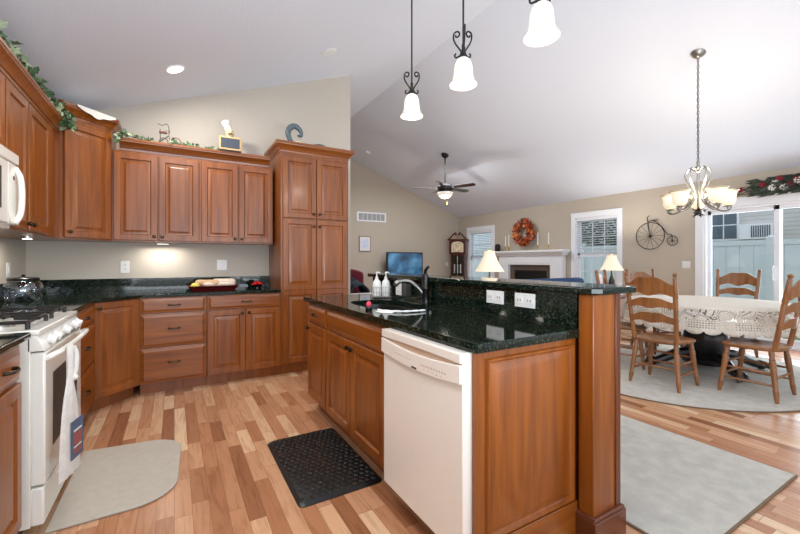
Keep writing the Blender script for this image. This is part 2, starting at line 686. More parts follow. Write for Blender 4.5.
def zc(x):
    return EZ + (RZ - EZ) * (x - XL) / (RX - XL) if x < RX else EZ + (RZ - EZ) * (XR - x) / (XR - RX)


struct(MB().box(XL - .12, XR + .12, YB, YF + .12, -.1, 0).build('floor', M['floor'], smooth=0))
t_ = .12
mb = MB()
mb.prism_y([(XL - .12, zc(XL) - .045), (RX, RZ), (XR + .12, EZ - .044), (XR + .12, EZ + .1), (RX, RZ + .14), (XL - .12, EZ + .1)], YB, YF + .12)
struct(mb.build('ceiling', M['ceil'], smooth=0))
struct(MB().box(XL - .12, XL, YB, YF, 0, EZ).build('wall_left', M['wall_k'], smooth=0))
# kitchen back wall, gable shaped, ends beside the pantry
x1 = 2.02
struct(MB().prism_y([(XL, 0), (x1, 0), (x1, zc(x1)), (XL, EZ)], YK, YK + .12).build('wall_back_kitchen', M['wall_k'], smooth=0))
struct(MB().prism_y([(XL, 0), (XR, 0), (XR, EZ), (RX, RZ), (XL, EZ)], YF, YF + .12).build('wall_back', M['wall_f'], smooth=0))


def wall_x(name, X0, X1, y0, y1, z1, holes, mat):
    mb = MB()
    y = y0
    for a, b, c, d in sorted(holes):
        if a > y:
            mb.box(X0, X1, y, a, 0, z1)
        if c > 0:
            mb.box(X0, X1, a, b, 0, c)
        mb.box(X0, X1, a, b, d, z1)
        y = b
    mb.box(X0, X1, y, y1, 0, z1)
    return struct(mb.build(name, mat, smooth=0))


W1 = (7.56, 8.48, .62, 2.06)
W2 = (4.21, 5.10, .62, 2.11)
DR = (1.03, 2.83, 0.0, 2.04)
wall_x('wall_right', XR, XR + .14, YB, YF, EZ, [W1, W2, DR], M['wall_f'])
struct(MB().box(XR - .014, XR, 2.95, 4.1, 0, .1).box(XR - .014, XR, 5.2, 5.4, 0, .1).build('baseboard_right', M['trim'], bevel=.003))
struct(MB().box(2.03, XR - .02, YF - .014, YF, 0, .1).build('baseboard_back', M['trim'], bevel=.003))
struct(MB().box(x1, x1 + .012, YK, YK + .12, 0, .1).build('baseboard_kitchen', M['trim']))


# windows on the right wall: local frame, x along -Y? (built in world coordinates)
def window(name, hole, blind_label, muntins=True, blind=True, blind_bottom=None):
    a, b, c, d = hole
    w = bpy.data.objects.new(name, None)
    COL.objects.link(w)
    w.location = (XR, (a + b) / 2, c)
    struct(w)
    L = lambda mb: mb.xf(Matrix.Translation((-XR, -(a + b) / 2, -c)))
    T = .095
    L(MB().box(XR - .02, XR, a - T, a, c - .03, d + T).box(XR - .02, XR, b, b + T, c - .03, d + T).box(XR - .02, XR, a, b, d, d + T)
      .box(XR - .05, XR, a - T - .02, b + T + .02, c - .05, c - .03).box(XR - .026, XR, a - T - .012, b + T + .012, d + T, d + T + .02)
      ).build('window_casing', M['trim'], w, bevel=.003)
    L(MB().box(XR, XR + .13, a, a + .02, c, d).box(XR, XR + .13, b - .02, b, c, d).box(XR, XR + .13, a, b, d - .02, d).box(XR, XR + .13, a, b, c, c + .02)
      ).build('window_jamb', M['trim'], w)
    zm = (c + d) / 2
    for k, (z0, z1, xx) in enumerate(((zm - .02, d - .02, XR + .085), (c + .02, zm + .02, XR + .055))):
        sash = L(MB().box(xx, xx + .028, a + .02, b - .02, z1 - .045, z1).box(xx, xx + .028, a + .02, b - .02, z0, z0 + .045)
                 .box(xx, xx + .028, a + .02, a + .065, z0, z1).box(xx, xx + .028, b - .065, b - .02, z0, z1)).build('sash', M['trim'], w)
        L(MB().box(xx + .012, xx + .016, a + .06, b - .06, z0 + .04, z1 - .04)).build('pane', M['glass'], sash)
        if muntins:
            g = MB()
            for j in (1, 2):
                yy = a + .065 + (b - a - .13) * j / 3
                g.box(xx + .008, xx + .02, yy - .008, yy + .008, z0 + .04, z1 - .04)
            zz = (z0 + z1) / 2
            g.box(xx + .008, xx + .02, a + .06, b - .06, zz - .008, zz + .008)
            L(g).build('muntin_grid', M['trim'], sash)
    if blind:
        bb = blind_bottom or zm
        o = thing('window_blind', blind_label, 'blind', (XR + .02, (a + b) / 2, d - .02))
        LL = lambda mb: mb.xf(Matrix.Translation((-XR - .02, -(a + b) / 2, -(d - .02))))
        LL(MB().box(XR + .002, XR + .045, a + .023, b - .023, d - .06, d - .021)).build('headrail', M['trim'], o)
        g = MB()
        z = d - .085
        while z > bb:
            g.add([(XR + .006, a + .026, z + .006), (XR + .05, a + .026, z - .004), (XR + .05, b - .026, z - .004), (XR + .006, b - .026, z + .006),
                   (XR + .006, a + .026, z + .008), (XR + .05, a + .026, z - .002), (XR + .05, b - .026, z - .002), (XR + .006, b - .026, z + .008)],
                  [(0, 3, 2, 1), (4, 5, 6, 7), (0, 1, 5, 4), (1, 2, 6, 5), (2, 3, 7, 6), (3, 0, 4, 7)])
            z -= .046
        LL(g).build('slats', M['blind'], o, smooth=0)
        LL(MB().box(XR + .008, XR + .048, a + .026, b - .026, bb - .03, bb - .008)).build('bottom_rail', M['trim'], o)
    return w


window('window_1', W1, 'white slatted blind in the narrow window beside the tall clock', blind_bottom=1.30)
window('window_2', W2, 'white slatted blind half lowered in the window right of the fireplace', blind_bottom=1.34)

# sliding patio door
d = bpy.data.objects.new('door_1', None)
COL.objects.link(d)
d.location = (XR, 1.93, 0)
struct(d)
L = lambda mb: mb.xf(Matrix.Translation((-XR, -1.93, 0)))
a, b, c, e = DR
L(MB().box(XR - .022, XR, b, b + .11, 0, e + .11).box(XR - .022, XR, a - .11, a, 0, e + .11).box(XR - .022, XR, a, b, e, e + .11)
  .box(XR - .03, XR, a - .12, b + .12, e + .11, e + .13)).build('door_casing', M['trim'], d, bevel=.003)
L(MB().box(XR, XR + .13, b - .03, b, 0, e).box(XR, XR + .13, a, a + .03, 0, e).box(XR, XR + .13, a, b, e - .03, e).box(XR, XR + .13, a, b, 0, .03)).build('door_frame', M['trim'], d)
for y0, y1, xx in ((1.93 - .0, b - .03, XR + .07), (a + .03, 1.93 + .06, XR + .03)):
    pn = L(MB().box(xx, xx + .03, y0, y0 + .085, .03, e - .03).box(xx, xx + .03, y1 - .045, y1, .03, e - .03).box(xx, xx + .03, y0, y1, e - .09, e - .03).box(xx, xx + .03, y0, y1, .03, .13)).build('door_panel', M['trim'], d, bevel=.002)
    L(MB().box(xx + .012, xx + .018, y0 + .06, y1 - .04, .1, e - .08)).build('pane', M['glass'], pn)
L(MB().tube([(XR + .03, 2.0, .95), (XR - .012, 2.0, .97), (XR - .012, 2.0, 1.13), (XR + .03, 2.0, 1.15)], .008)).build('door_handle', M['white_pl'], d)

# ================================================================== OUTSIDE
struct(MB().box(XR + .14, 26, -8, 18, -.16, -.08).build('ground', M['grass'], smooth=0))
fn = thing('privacy_fence', 'white vinyl privacy fence outside the patio door', 'fence', (12, 5, -.08))
g = MB()
for i in range(111):
    y = -10 + i * .27
    g.box(-.012, .012, y + .004, y + .266, .1, 1.68)
g.build('fence_boards', M['fence'], fn, smooth=0)
MB().box(-.03, .03, -10, 20, 1.68, 1.8).build('top_rail', M['fence'], fn)
MB().box(-.03, .03, -10, 20, .05, .15).build('bottom_rail', M['fence'], fn)
for y in (-9, -6.6, -4.2, -1.66, .75, 3.1, 5.5, 7.9, 10.3, 12.7, 15.1):
    MB().box(-.065, .065, y - .065, y + .065, 0, 1.84).lathe([(1.84, .09), (1.86, .09), (1.91, .01)], (0, y, 0), seg=4).build('fence_post', M['fence'], fn)
hs = thing('neighbour_house', 'grey sided neighbouring house beyond the white fence', 'house', (15, 5, -.08))
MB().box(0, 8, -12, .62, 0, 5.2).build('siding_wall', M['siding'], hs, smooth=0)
MB().prism_y([(-.5, 5.1), (4, 7.5), (8.5, 5.1)], -12.4, 1.0).build('roof', M['slot'], hs, smooth=0)
for y0, y1, z0, z1 in ((-.05, .6, 2.0, 2.85), (-3.0, -2.1, 1.2, 2.5), (-5.6, -4.7, 1.2, 2.5)):
    wn = MB().box(-.04, .02, y0 - .06, y1 + .06, z0 - .06, z1 + .06).build('window_frame', M['trim'], hs)
    MB().box(-.05, -.03, y0, y1, z0, z1).build('window_pane', M['darkglass'], wn)
    MB().box(-.056, -.05, (y0 + y1) / 2 - .015, (y0 + y1) / 2 + .015, z0, z1).box(-.056, -.05, y0, y1, (z0 + z1) / 2 - .015, (z0 + z1) / 2 + .015).build('window_bar', M['trim'], wn)
ac = MB().box(-.3, 0, -.95, -.2, 1.95, 2.4).build('vent_unit', M['trim'], hs)
g = MB()
for i in range(9):
    g.box(-.31, -.3, -.9 + i * .05, -.87 + i * .05, 2.0, 2.34)
g.build('vent_louvres', M['darkglass'], ac)


def bush(name, label, loc, sx, sy, sz, seed, mat, n=900):
    r = random.Random(seed)
    t = thing(name, label, 'tree', loc)
    MB().lathe([(0, .12), (sz * 1.0, .05)], (0, 0, 0), seg=8).build('trunk', M['stem'], t)
    g = MB()
    for i in range(n):
        u, v, w = r.gauss(0, 1), r.gauss(0, 1), r.gauss(0, 1)
        l = math.sqrt(u * u + v * v + w * w) or 1
        k = r.random() ** .33
        p = Vector((sx * u / l * k, sy * v / l * k, sz * 1.05 + sz * w / l * k))
        q = Vector((r.gauss(0, 1), r.gauss(0, 1), r.gauss(0, 1))).normalized() * .09
        s2 = q.orthogonal().normalized() * .045
        g.add([p - q, p + s2, p + q, p - s2], [(0, 1, 2, 3)])
    g.build('foliage', mat, t, smooth=0)
    return t


bush('evergreen_tree', 'dark evergreen tree outside the window right of the fireplace', (14.2, 9.0, -.08), 1.5, 1.8, 2.4, 3, M['bush'], 5000)
hf = MB().box(0, 6, -.0, 18, 0, 5.5).build('white_garage', M['fence'], smooth=0, loc=(17, 9.2, -.08))
tag(hf, 'pale building beyond the fence seen through the two narrow windows', 'building')

# ================================================================== CABINETS
T_ = .02
DOORP = [(0, 0), (0, -.016), (.004, -T_), (.052, -T_), (.056, -T_ + .004), (.060, -T_ + .011), (.066, -T_ + .011), (.094, -T_ + .002), (.096, -T_ + .001)]
DRAWP = [(0, 0), (0, -.010), (.005, -.013), (.010, -.013), (.030, -T_ - .001), (.032, -T_ - .001)]
SMALLP = [(0, 0), (0, -.016), (.004, -T_), (.042, -T_), (.045, -T_ + .004), (.048, -T_ + .010), (.053, -T_ + .010), (.073, -T_ + .002)]


def knob(par, x, z, y=-T_):
    return MB().lathe([(0, .006), (.3, .006), (.45, .014), (.75, .016), (1, .008)], (x, y + .002, z), (x, y - .028, z), seg=12).build('knob', M['bronze'], par)


def pull(par, x, z, y=-T_):
    return MB().tube(bez([(x - .045, y + .003, z), (x - .038, y - .02, z), (x, y - .028, z - .003), (x + .038, y - .02, z), (x + .045, y + .003, z)], 16),
                     [.005 + .003 * abs(math.cos(i / 16 * PI)) * 1 for i in range(17)], seg=8).build('pull', M['bronze'], par)


def add_front(par, fr, vmat=None, hmat=None):
    k, x0, x1, z0, z1 = fr[:5]
    hw = fr[5] if len(fr) > 5 else None
    vm, hm = vmat or M['cherry'], hmat or M['cherry_h']
    if k == 'door':
        o = MB().panel(x0, x1, z0, z1, DOORP).build('door', vm, par, smooth=20)
        if hw:
            knob(o, *hw)
    elif k == 'tall':
        zs = fr[6]
        mb = MB()
        mb.panel(x0, x1, z0, zs, DOORP).panel(x0, x1, zs, z1, DOORP)
        o = mb.build('door', vm, par, smooth=20)
        if hw:
            knob(o, *hw)
    elif k == 'drawer':
        o = MB().panel(x0, x1, z0, z1, DRAWP).build('drawer', hm, par, smooth=20)
        if hw:
            pull(o, *hw)
    elif k == 'false':
        o = MB().panel(x0, x1, z0, z1, DRAWP).build('false_drawer_front', hm, par, smooth=20)
    return o


def cabinet(name, label, group, loc, rz, w, z0, z1, dep, fronts, kick=True, body_poly=None, open_top=False):
    t = thing(name, label, 'cabinet', loc, rz, group)
    g = MB()
    if body_poly:
        g.prism(body_poly, z0 + (.11 if kick else 0), z1)
        if kick:
            cx = sum(p[0] for p in body_poly) / len(body_poly)
            cy = sum(p[1] for p in body_poly) / len(body_poly)
            g.prism([(p[0], max(p[1], .07) if p[1] < .05 else p[1]) for p in body_poly], z0, z0 + .11)
    else:
        if open_top:
            g.box(0, w, 0, dep, z0 + .11, .66)
            g.box(0, w, 0, .02, .66, z1).box(0, w, dep - .015, dep, .66, z1).box(0, .015, .02, dep - .015, .66, z1).box(w - .015, w, .02, dep - .015, .66, z1)
        else:
            g.box(0, w, 0, dep, z0 + (.11 if kick else 0), z1)
        if kick:
            g.box(0, w, .075, dep, z0, z0 + .11)
    g.build('body', M['cherry'], t, smooth=0)
    for fr in fronts:
        add_front(t, fr)
    return t


e_ = .003
CZ = .89
# base cabinets on the back wall (face -Y), local x = world x
BF = 4.15
cabinet('base_cabinet', 'cherry base cabinet with three drawers along the back wall', 'base cabinets', (-.268, BF, 0), 0, .536, 0, CZ, .58,
        [('drawer', .004, .532, .745, .885, (.268, .815)), ('drawer', .004, .532, .435, .737, (.268, .60)), ('drawer', .004, .532, .113, .427, (.268, .29))])
cabinet('base_cabinet', 'cherry base cabinet with one wide drawer over two doors, beside the tall pantry', 'base cabinets', (.271, BF, 0), 0, .700, 0, CZ, .58,
        [('drawer', .006, .694, .745, .885, (.36, .815)), ('door', .006, .349, .113, .737, (.318, .70)), ('door', .352, .694, .113, .737, (.382, .70))])
# diagonal corner base
q = math.radians(45)


def loc_poly(pts, o, rz):
    c, s_ = math.cos(-rz), math.sin(-rz)
    return [((x - o[0]) * c - (y - o[1]) * s_, (x - o[0]) * s_ + (y - o[1]) * c) for x, y in pts]


bp = [(-.565, 3.855), (-.27, 4.15), (-.27, 4.735), (-1.16, 4.735), (-1.16, 3.855)]
cabinet('corner_base_cabinet', 'cherry base cabinet with one door set diagonally across the corner', None, (-.565, 3.855, 0), q, .41, 0, CZ, .6,
        [('door', .010, .406, .113, .885, (.040, .84))], body_poly=loc_poly(bp, (-.565, 3.855), q))
# left wall bases (face +X): local x = +Y
LX = -.56
cabinet('base_cabinet', 'cherry base cabinet with narrow drawers, far side of the white range', 'base cabinets', (LX, 3.012, 0), PI / 2, .838, 0, CZ, .59,
        [('drawer', .03, .83, .745, .885, (.45, .815)), ('drawer', .03, .83, .435, .737, (.45, .60)), ('drawer', .03, .83, .113, .427, (.44, .29))])
cabinet('base_cabinet', 'cherry base cabinet with drawer over door, near side of the white range', 'base cabinets', (LX, 1.27, 0), PI / 2, .90, 0, CZ, .59,
        [('drawer', .02, .88, .735, .875, (.72, .805)), ('door', .02, .88, .128, .722)])

# upper cabinets on back wall
UF, UZ0, UZ1 = 4.42, 1.405, 2.26
for x0, lab in ((-.497, 'cherry wall cabinet with two doors, left of the back pair'), (.227, 'cherry wall cabinet with two doors, next to the tall pantry')):
    cabinet('wall_cabinet', lab, 'upper cabinets', (x0, UF, 0), 0, .723, UZ0, UZ1, .315,
            [('door', .012, .358, UZ0 + .012, UZ1 - .025, (.33, UZ0 + .05)), ('door', .368, .714, UZ0 + .012, UZ1 - .025, (.396, UZ0 + .05))], kick=False)
bp = [(-.80, 4.12), (-.50, 4.42), (-.50, 4.735), (-1.16, 4.735), (-1.16, 4.12)]
cabinet('corner_wall_cabinet', 'taller cherry wall cabinet set diagonally in the corner', None, (-.80, 4.12, 0), q, .424, UZ0, 2.42, .3,
        [('door', .016, .410, UZ0 + .012, 2.385, (.05, UZ0 + .06))], kick=False, body_poly=loc_poly(bp, (-.80, 4.12), q))
ULX = -.82
cabinet('wall_cabinet', 'cherry wall cabinet with two doors on the left wall beside the microwave', 'upper cabinets', (ULX, 2.93, 0), PI / 2, 1.185, UZ0, UZ1, .34,
        [('door', .012, .378, UZ0 + .012, UZ1 - .025, (.345, UZ0 + .05)), ('door', .398, .87, UZ0 + .012, UZ1 - .025, (.431, UZ0 + .05))], kick=False)
cabinet('wall_cabinet', 'short cherry wall cabinet above the white microwave', 'upper cabinets', (ULX, 2.163, 0), PI / 2, .765, 1.81, UZ1, .34,
        [('door', .012, .378, 1.822, UZ1 - .025, (.35, 1.86)), ('door', .388, .753, 1.822, UZ1 - .025, (.41, 1.86))], kick=False)
cabinet('wall_cabinet', 'cherry wall cabinet nearest the camera on the left wall', 'upper cabinets', (ULX, 1.39, 0), PI / 2, .77, UZ0, UZ1, .34,
        [('door', .012, .378, UZ0 + .012, UZ1 - .025, (.35, UZ0 + .05)), ('door', .388, .753, UZ0 + .012, UZ1 - .025, (.41, UZ0 + .05))], kick=False)


def crown_prof(z0, out=.058, h=.105):
    return [(-.02, z0), (.004, z0), (.008, z0 + .018), (.016, z0 + .022), (.024, z0 + .042), (.040, z0 + .062), (out - .006, z0 + .072), (out - .004, z0 + .082), (out, z0 + .085), (out, z0 + h), (-.02, z0 + h)]


def crown(label, path, z0):
    o = sweep(MB(), path, crown_prof(z0)).build('crown_moulding', M['cherry_h'], smooth=25)
    return tag(o, label, 'moulding')


crown('cherry crown moulding along the top of the left wall cabinets', [(ULX, 1.40), (ULX, 4.09)], UZ1)
crown('angled cherry crown moulding on the taller corner cabinet', [(-1.03, 4.12), (-.80, 4.12), (-.50, 4.42), (-.50, 4.71)], 2.42)
crown('long cherry crown moulding across the back wall cabinets', [(-.44, UF), (.91, UF)], UZ1)
crown('cherry crown moulding topping the tall pantry cabinet', [(.973, 4.72), (.973, BF), (1.742, BF), (1.742, 4.72)], 2.385)

# pantry
cabinet('pantry_cabinet', 'tall cherry pantry cabinet with four panelled doors', None, (.973, BF, 0), 0, .769, 0, 2.385, .58,
        [('door', .02, .382, 1.685, 2.345, (.352, 1.735)), ('door', .388, .749, 1.685, 2.345, (.418, 1.735)),
         ('tall', .02, .382, .13, 1.672, (.352, 1.60), .905), ('tall', .388, .749, .13, 1.672, (.418, 1.60), .905)])
# light rail shadow gap under back uppers
# ================================================================== COUNTERS
def fill_loops(outer, inners, z0, z1):
    bm = bmesh.new()
    for z in (z0, z1):
        es = []
        for lp in [outer] + inners:
            vs = [bm.verts.new((p[0], p[1], z)) for p in lp]
            for i in range(len(vs)):
                es.append(bm.edges.new((vs[i], vs[(i + 1) % len(vs)])))
        bmesh.ops.triangle_fill(bm, edges=es, use_beauty=True)
    bm.verts.ensure_lookup_table()
    tot = sum(len(l) for l in [outer] + inners)
    k = 0
    for lp in [outer] + inners:
        n = len(lp)
        for i in range(n):
            a_, b_ = k + i, k + (i + 1) % n
            bm.faces.new((bm.verts[a_], bm.verts[b_], bm.verts[b_ + tot], bm.verts[a_ + tot]))
        k += n
    mb = MB()
    bm.verts.index_update()
    mb.add([v.co[:] for v in bm.verts], [[v.index for v in f_.verts] for f_ in bm.faces])
    bm.free()
    return mb


pl = [(-1.16, 3.012), (-.53, 3.012), (-.53, 3.835), (-.25, 4.118), (.971, 4.118), (.971, 4.737), (-1.16, 4.737)]
tag(MB().prism(pl, CZ, .92).build('countertop', M['granite'], bevel=.006), 'L shaped dark granite countertop running from the range round to the pantry', 'countertop')
tag(MB().prism([(-1.16, 1.26), (-.522, 1.26), (-.522, 2.195), (-1.16, 2.195)], CZ, .92).build('countertop', M['granite'], bevel=.006), 'short dark granite countertop near side of the range', 'countertop')
tag(MB().box(-1.138, .971, 4.717, 4.738, .92, 1.045).build('granite_backsplash', M['granite'], bevel=.002), 'low dark granite backsplash on the back kitchen wall', 'backsplash')
tag(MB().box(-1.16, -1.14, 3.0, 4.738, .92, 1.045).build('granite_backsplash', M['granite'], bevel=.002), 'low dark granite backsplash on the left wall', 'backsplash')

# ================================================================== ISLAND
IX = .965
cabinet('island_cabinet', 'narrow island cabinet with small drawer over door, at the far end', 'island cabinets', (IX, 3.12, 0), -PI / 2, .449, 0, .883, .565,
        [('drawer', .012, .437, .728, .868, (.22, .80)), ('door', .012, .437, .128, .718, (.06, .68))])
cabinet('island_cabinet', 'wide island cabinet under the sink with two doors', 'island cabinets', (IX, 2.668, 0), -PI / 2, .960, 0, .883, .565,
        [('false', .008, .895, .73, .868), ('door', .008, .449, .128, .718, (.42, .675)), ('door', .454, .895, .128, .718, (.484, .675))], open_top=True)

# dishwasher
t = thing('dishwasher', 'bisque dishwasher built into the near end of the island', 'dishwasher', (IX, 1.703, 0), -PI / 2)
Wd = .615
MB().box(0, Wd, .005, .56, .10, .882).build('tub', M['bisque'], t)
MB().box(.01, Wd - .01, .06, .5, 0, .10).build('toe_kick', M['black'], t)
dr = MB().box(.002, Wd - .002, -.060, .004, .12, .882).build('door', M['bisque'], t, bevel=.004)
n = 20
lower = [(.002 + (Wd - .004) * i / n, .770 - .020 * math.sin(PI * i / n)) for i in range(n + 1)]
upper = [(.002 + (Wd - .004) * i / n, .840 - .020 * math.sin(PI * i / n)) for i in range(n + 1)]
MB().prism_y(lower + upper[::-1], -.074, -.058).build('control_panel', M['bisque'], dr, bevel=.003)
top2 = [(.002 + (Wd - .004) * i / n, .845 + .003 * math.sin(PI * i / n)) for i in range(n + 1)]
MB().prism_y(top2 + [(Wd - .002, .882), (.002, .882)], -.072, -.058).build('handle_lip', M['bisque'], dr, bevel=.003)
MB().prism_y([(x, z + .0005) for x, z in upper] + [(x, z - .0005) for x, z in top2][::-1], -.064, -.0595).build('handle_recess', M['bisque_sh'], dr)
g = MB()
for i in range(8):
    g.box(.14 + i * .018, .14 + i * .018 + .007, -.0748, -.0738, .7905 - i * .0006, .795 - i * .0006)
g.build('cycle_markings', M['bisque_sh'], dr, smooth=0)
g = MB()
for i in range(10):
    g.box(.36 + i * .018, .36 + i * .018 + .008, -.0748, -.0738, .781 + i * .0005, .788 + i * .0005)
for i in range(5):
    g.box(.375 + i * .03, .375 + i * .03 + .012, -.0748, -.0738, .769, .772)
g.build('control_markings', M['bisque_sh'], dr, smooth=0)
MB().box(.285, .325, -.0752, -.0738, .756, .764).build('maker_badge', M['slot'], dr)

# end panel facing the camera and the half wall with its corner column
t = thing('island_end_panel', 'raised cherry panel closing the near end of the island', 'cabinet panel', (.947, 1.074, 0))
g = MB()
g.box(0.0, .586, .0, .011, 0, .883)
g.build('backing', M['cherry'], t)
PP = [(0, 0), (0, -.003), (.004, -.012), (.010, -.012), (.016, -.002), (.022, .0), (.056, -.009), (.058, -.0095)]
MB().panel(.055, .568, .17, .855, PP).build('raised_panel', M['cherry'], t, smooth=20)
MB().box(.0, .586, -.013, 0, .0, .165).build('base_board', M['cherry_h'], t, bevel=.003)

t = thing('island_half_wall', 'cherry clad half wall of the island ending in a square column', 'half wall', (1.56, 1.0, 0))
MB().box(.012, .135, .05, 2.10, 0, 1.075).build('wall_core', M['cherry'], t)
MB().box(-.022, .012, .086, 2.10, 0, .883).box(-.005, .012, .065, 2.10, .883, 1.075).build('cladding', M['cherry_dark'], t)
MB().box(-.028, .150, -.012, .058, .0, 1.075).build('column', M['cherry'], t, bevel=.004)
MB().box(.128, .165, -.018, .16, .13, 1.075).build('corner_trim', M['cherry_dark'], t, bevel=.003)
MB().box(-.043, .185, -.032, .07, 0, .115).prism_y([(-.043, .115), (.185, .115), (.175, .132), (-.033, .132)], -.028, .068).box(.135, .185, .07, 2.10, 0, .115).build('base_moulding', M['cherry_dark'], t, bevel=.004)
MB().box(-.005, .15, 2.10, 2.135, 0, 1.075).build('far_post', M['cherry'], t, bevel=.004)
tag(MB().box(1.538, 1.5545, 1.07, 3.10, .921, 1.074).build('granite_splash', M['granite']), 'dark granite upstand between island counter and raised bar', 'backsplash')
n = 6
tag(MB().prism([(1.515, .985), (1.545, .955), (1.80, .955), (1.825, .98), (1.825, 3.14), (1.80, 3.165), (1.515, 3.165)], 1.076, 1.108).build('bar_top', M['granite'], bevel=.007),
    'raised dark granite bar top along the island', 'countertop')


def sink_loop(k=0.0, n=40):
    out = []
    cx, cy, rx, ry = 1.255, 2.28, .185 - k, .385 - k
    for i in range(n):
        a_ = 2 * PI * i / n
        c_, s_ = math.cos(a_), math.sin(a_)
        p = 3.2
        out.append((cx + rx * math.copysign(abs(c_) ** (2 / p), c_), cy + ry * math.copysign(abs(s_) ** (2 / p), s_)))
    return out


outer = [(.938, 1.062), (.946, 1.054), (1.537, 1.054), (1.537, 3.20), (.938, 3.20)]
ct = fill_loops(outer, [sink_loop()], .884, .92).build('countertop', M['granite'], smooth=30)
tag(ct, 'dark granite island countertop holding the sink', 'countertop')
t = thing('kitchen_sink', 'black undermount sink in the island countertop', 'sink', (0, 0, 0))
lps = []
for k, z in ((-.004, .8835), (.012, .8835), (.016, .86), (.022, .75), (.05, .725), (.1, .72)):
    lps.append([(x, y, z) for x, y in sink_loop(k)])
g = MB()
g.rings(lps, cap=False)
nn = len(lps[0])
g.f.append(tuple(range((len(lps) - 1) * nn, len(lps) * nn)))
bw = g.build('bowl', M['sinkm'], t, smooth=50)
bw.modifiers.new('solid', 'SOLIDIFY').thickness = -.004
MB().lathe([(0, .04), (.004, .042), (.006, .03)], (1.245, 2.3, .724), seg=20).build('drain', M['nickel'], t)

# faucet
t = thing('faucet', 'black and steel pull out faucet behind the sink', 'faucet', (1.497, 2.20, .92))
MB().lathe([(0, .033), (.008, .034), (.014, .027), (.10, .025), (.105, .028), (.12, .028), (.125, .025), (.18, .025), (.195, .027), (.21, .022), (.215, .0)], seg=24).build('body', M['black'], t)
MB().tube(bez([(0, 0, .20), (-.005, -.01, .235), (.0, -.04, .262)], 8), [.014, .014, .013, .012, .011, .01, .009, .009, .009][:9], seg=10).build('lever', M['black'], t)
pth = bez([(-.01, .01, .07), (-.045, .025, .115), (-.09, .045, .155), (-.125, .062, .163), (-.162, .078, .158), (-.186, .090, .145)], 30)
MB().tube(pth, [.017 - .004 * min(1, i / 10) + (.005 if i > 24 else 0) for i in range(len(pth))], seg=14).build('spout', M['steel'], t)
MB().lathe([(0, .017), (1, .016)], (-.180, .087, .150), (-.192, .093, .130), seg=14).build('spray_head', M['black'], t)

# soap dispensers in wire caddy
cx, cy = 1.452, 2.77
cd = thing('soap_caddy', 'white wire caddy holding two soap pump bottles beside the sink', 'caddy', (cx, cy, .92), -.5)
g = MB()
for z in (.01, .05, .09):
    g.tube([(-.078, -.04, z), (.078, -.04, z), (.078, .04, z), (-.078, .04, z)], .002, 6, True)
for x in (-.078, -.06, -.037, -.014, .014, .037, .06, .078):
    for y in (-.04, .04):
        g.tube([(x, y, .002), (x, y, .09)], .0018, 6)
for y in (-.03, -.01, .01, .03):
    g.tube([(-.078, y, .01), (.078, y, .01)], .0015, 6)
g.build('wire_frame', M['nickel'], cd)
soap0 = None
for i, dx in enumerate((-.037, .037)):
    c_, s_ = math.cos(-.5), math.sin(-.5)
    if i == 0:
        b0 = thing('soap_bottle', 'white pump soap bottle, left one in the caddy', 'soap bottle', (cx + dx * c_, cy + dx * s_, .933), .3, 'pump bottles in the caddy')
        MB().lathe([(0, .030), (.004, .035), (.09, .035), (.12, .030), (.138, .014), (.147, .013), (.149, .0)], seg=20).build('bottle', M['white_pl'], b0)
        MB().lathe([(.147, .012), (.158, .012), (.160, .005), (.188, .005), (.19, .010), (.198, .010), (.2, .002)], seg=14).tube([(0, 0, .193), (.02, 0, .195), (.04, 0, .188)], .005).build('pump', M['white_pl'], b0)
    else:
        b1 = copy_tree(b0)
        b1.location = (cx + dx * c_, cy + dx * s_, .933)
        b1['label'] = 'white pump soap bottle, right one in the caddy'

# cloth over sink edge, sponge
pth = bez([(1.05, 2.05, .928), (1.075, 1.965, .929), (1.14, 1.90, .929), (1.22, 1.885, .929), (1.285, 1.89, .928)], 30)
g = MB()
g.tube(pth, [.0055 + .001 * math.sin(i * 1.3) for i in range(len(pth))], 10)
loops = []
for i in range(9):
    u = i / 8
    x, y = 1.045 + .05 * u, 2.03 - .10 * u
    loops.append([(x, y, .9265), (x - .03 - .012 * math.sin(u * PI), y - .02, .9235), (x - .03 - .012 * math.sin(u * PI), y - .02, .9212), (x, y, .9212)])
g.rings(loops)
tag(g.build('dish_cloth', M['white_pl'], smooth=60), 'white dish cloth lying rolled along the near rim of the sink', 'cloth')
t = thing('dish_scrubber', 'pink and black dish scrubber on the sink edge', 'scrubber', (1.025, 2.12, .921), .4)
MB().lathe([(0, .02), (.012, .022), (.02, .018)], seg=14).build('base', M['black'], t)
MB().ball((0, 0, .035), .018, sc=(1, .8, 1)).build('sponge', M['pink'], t)


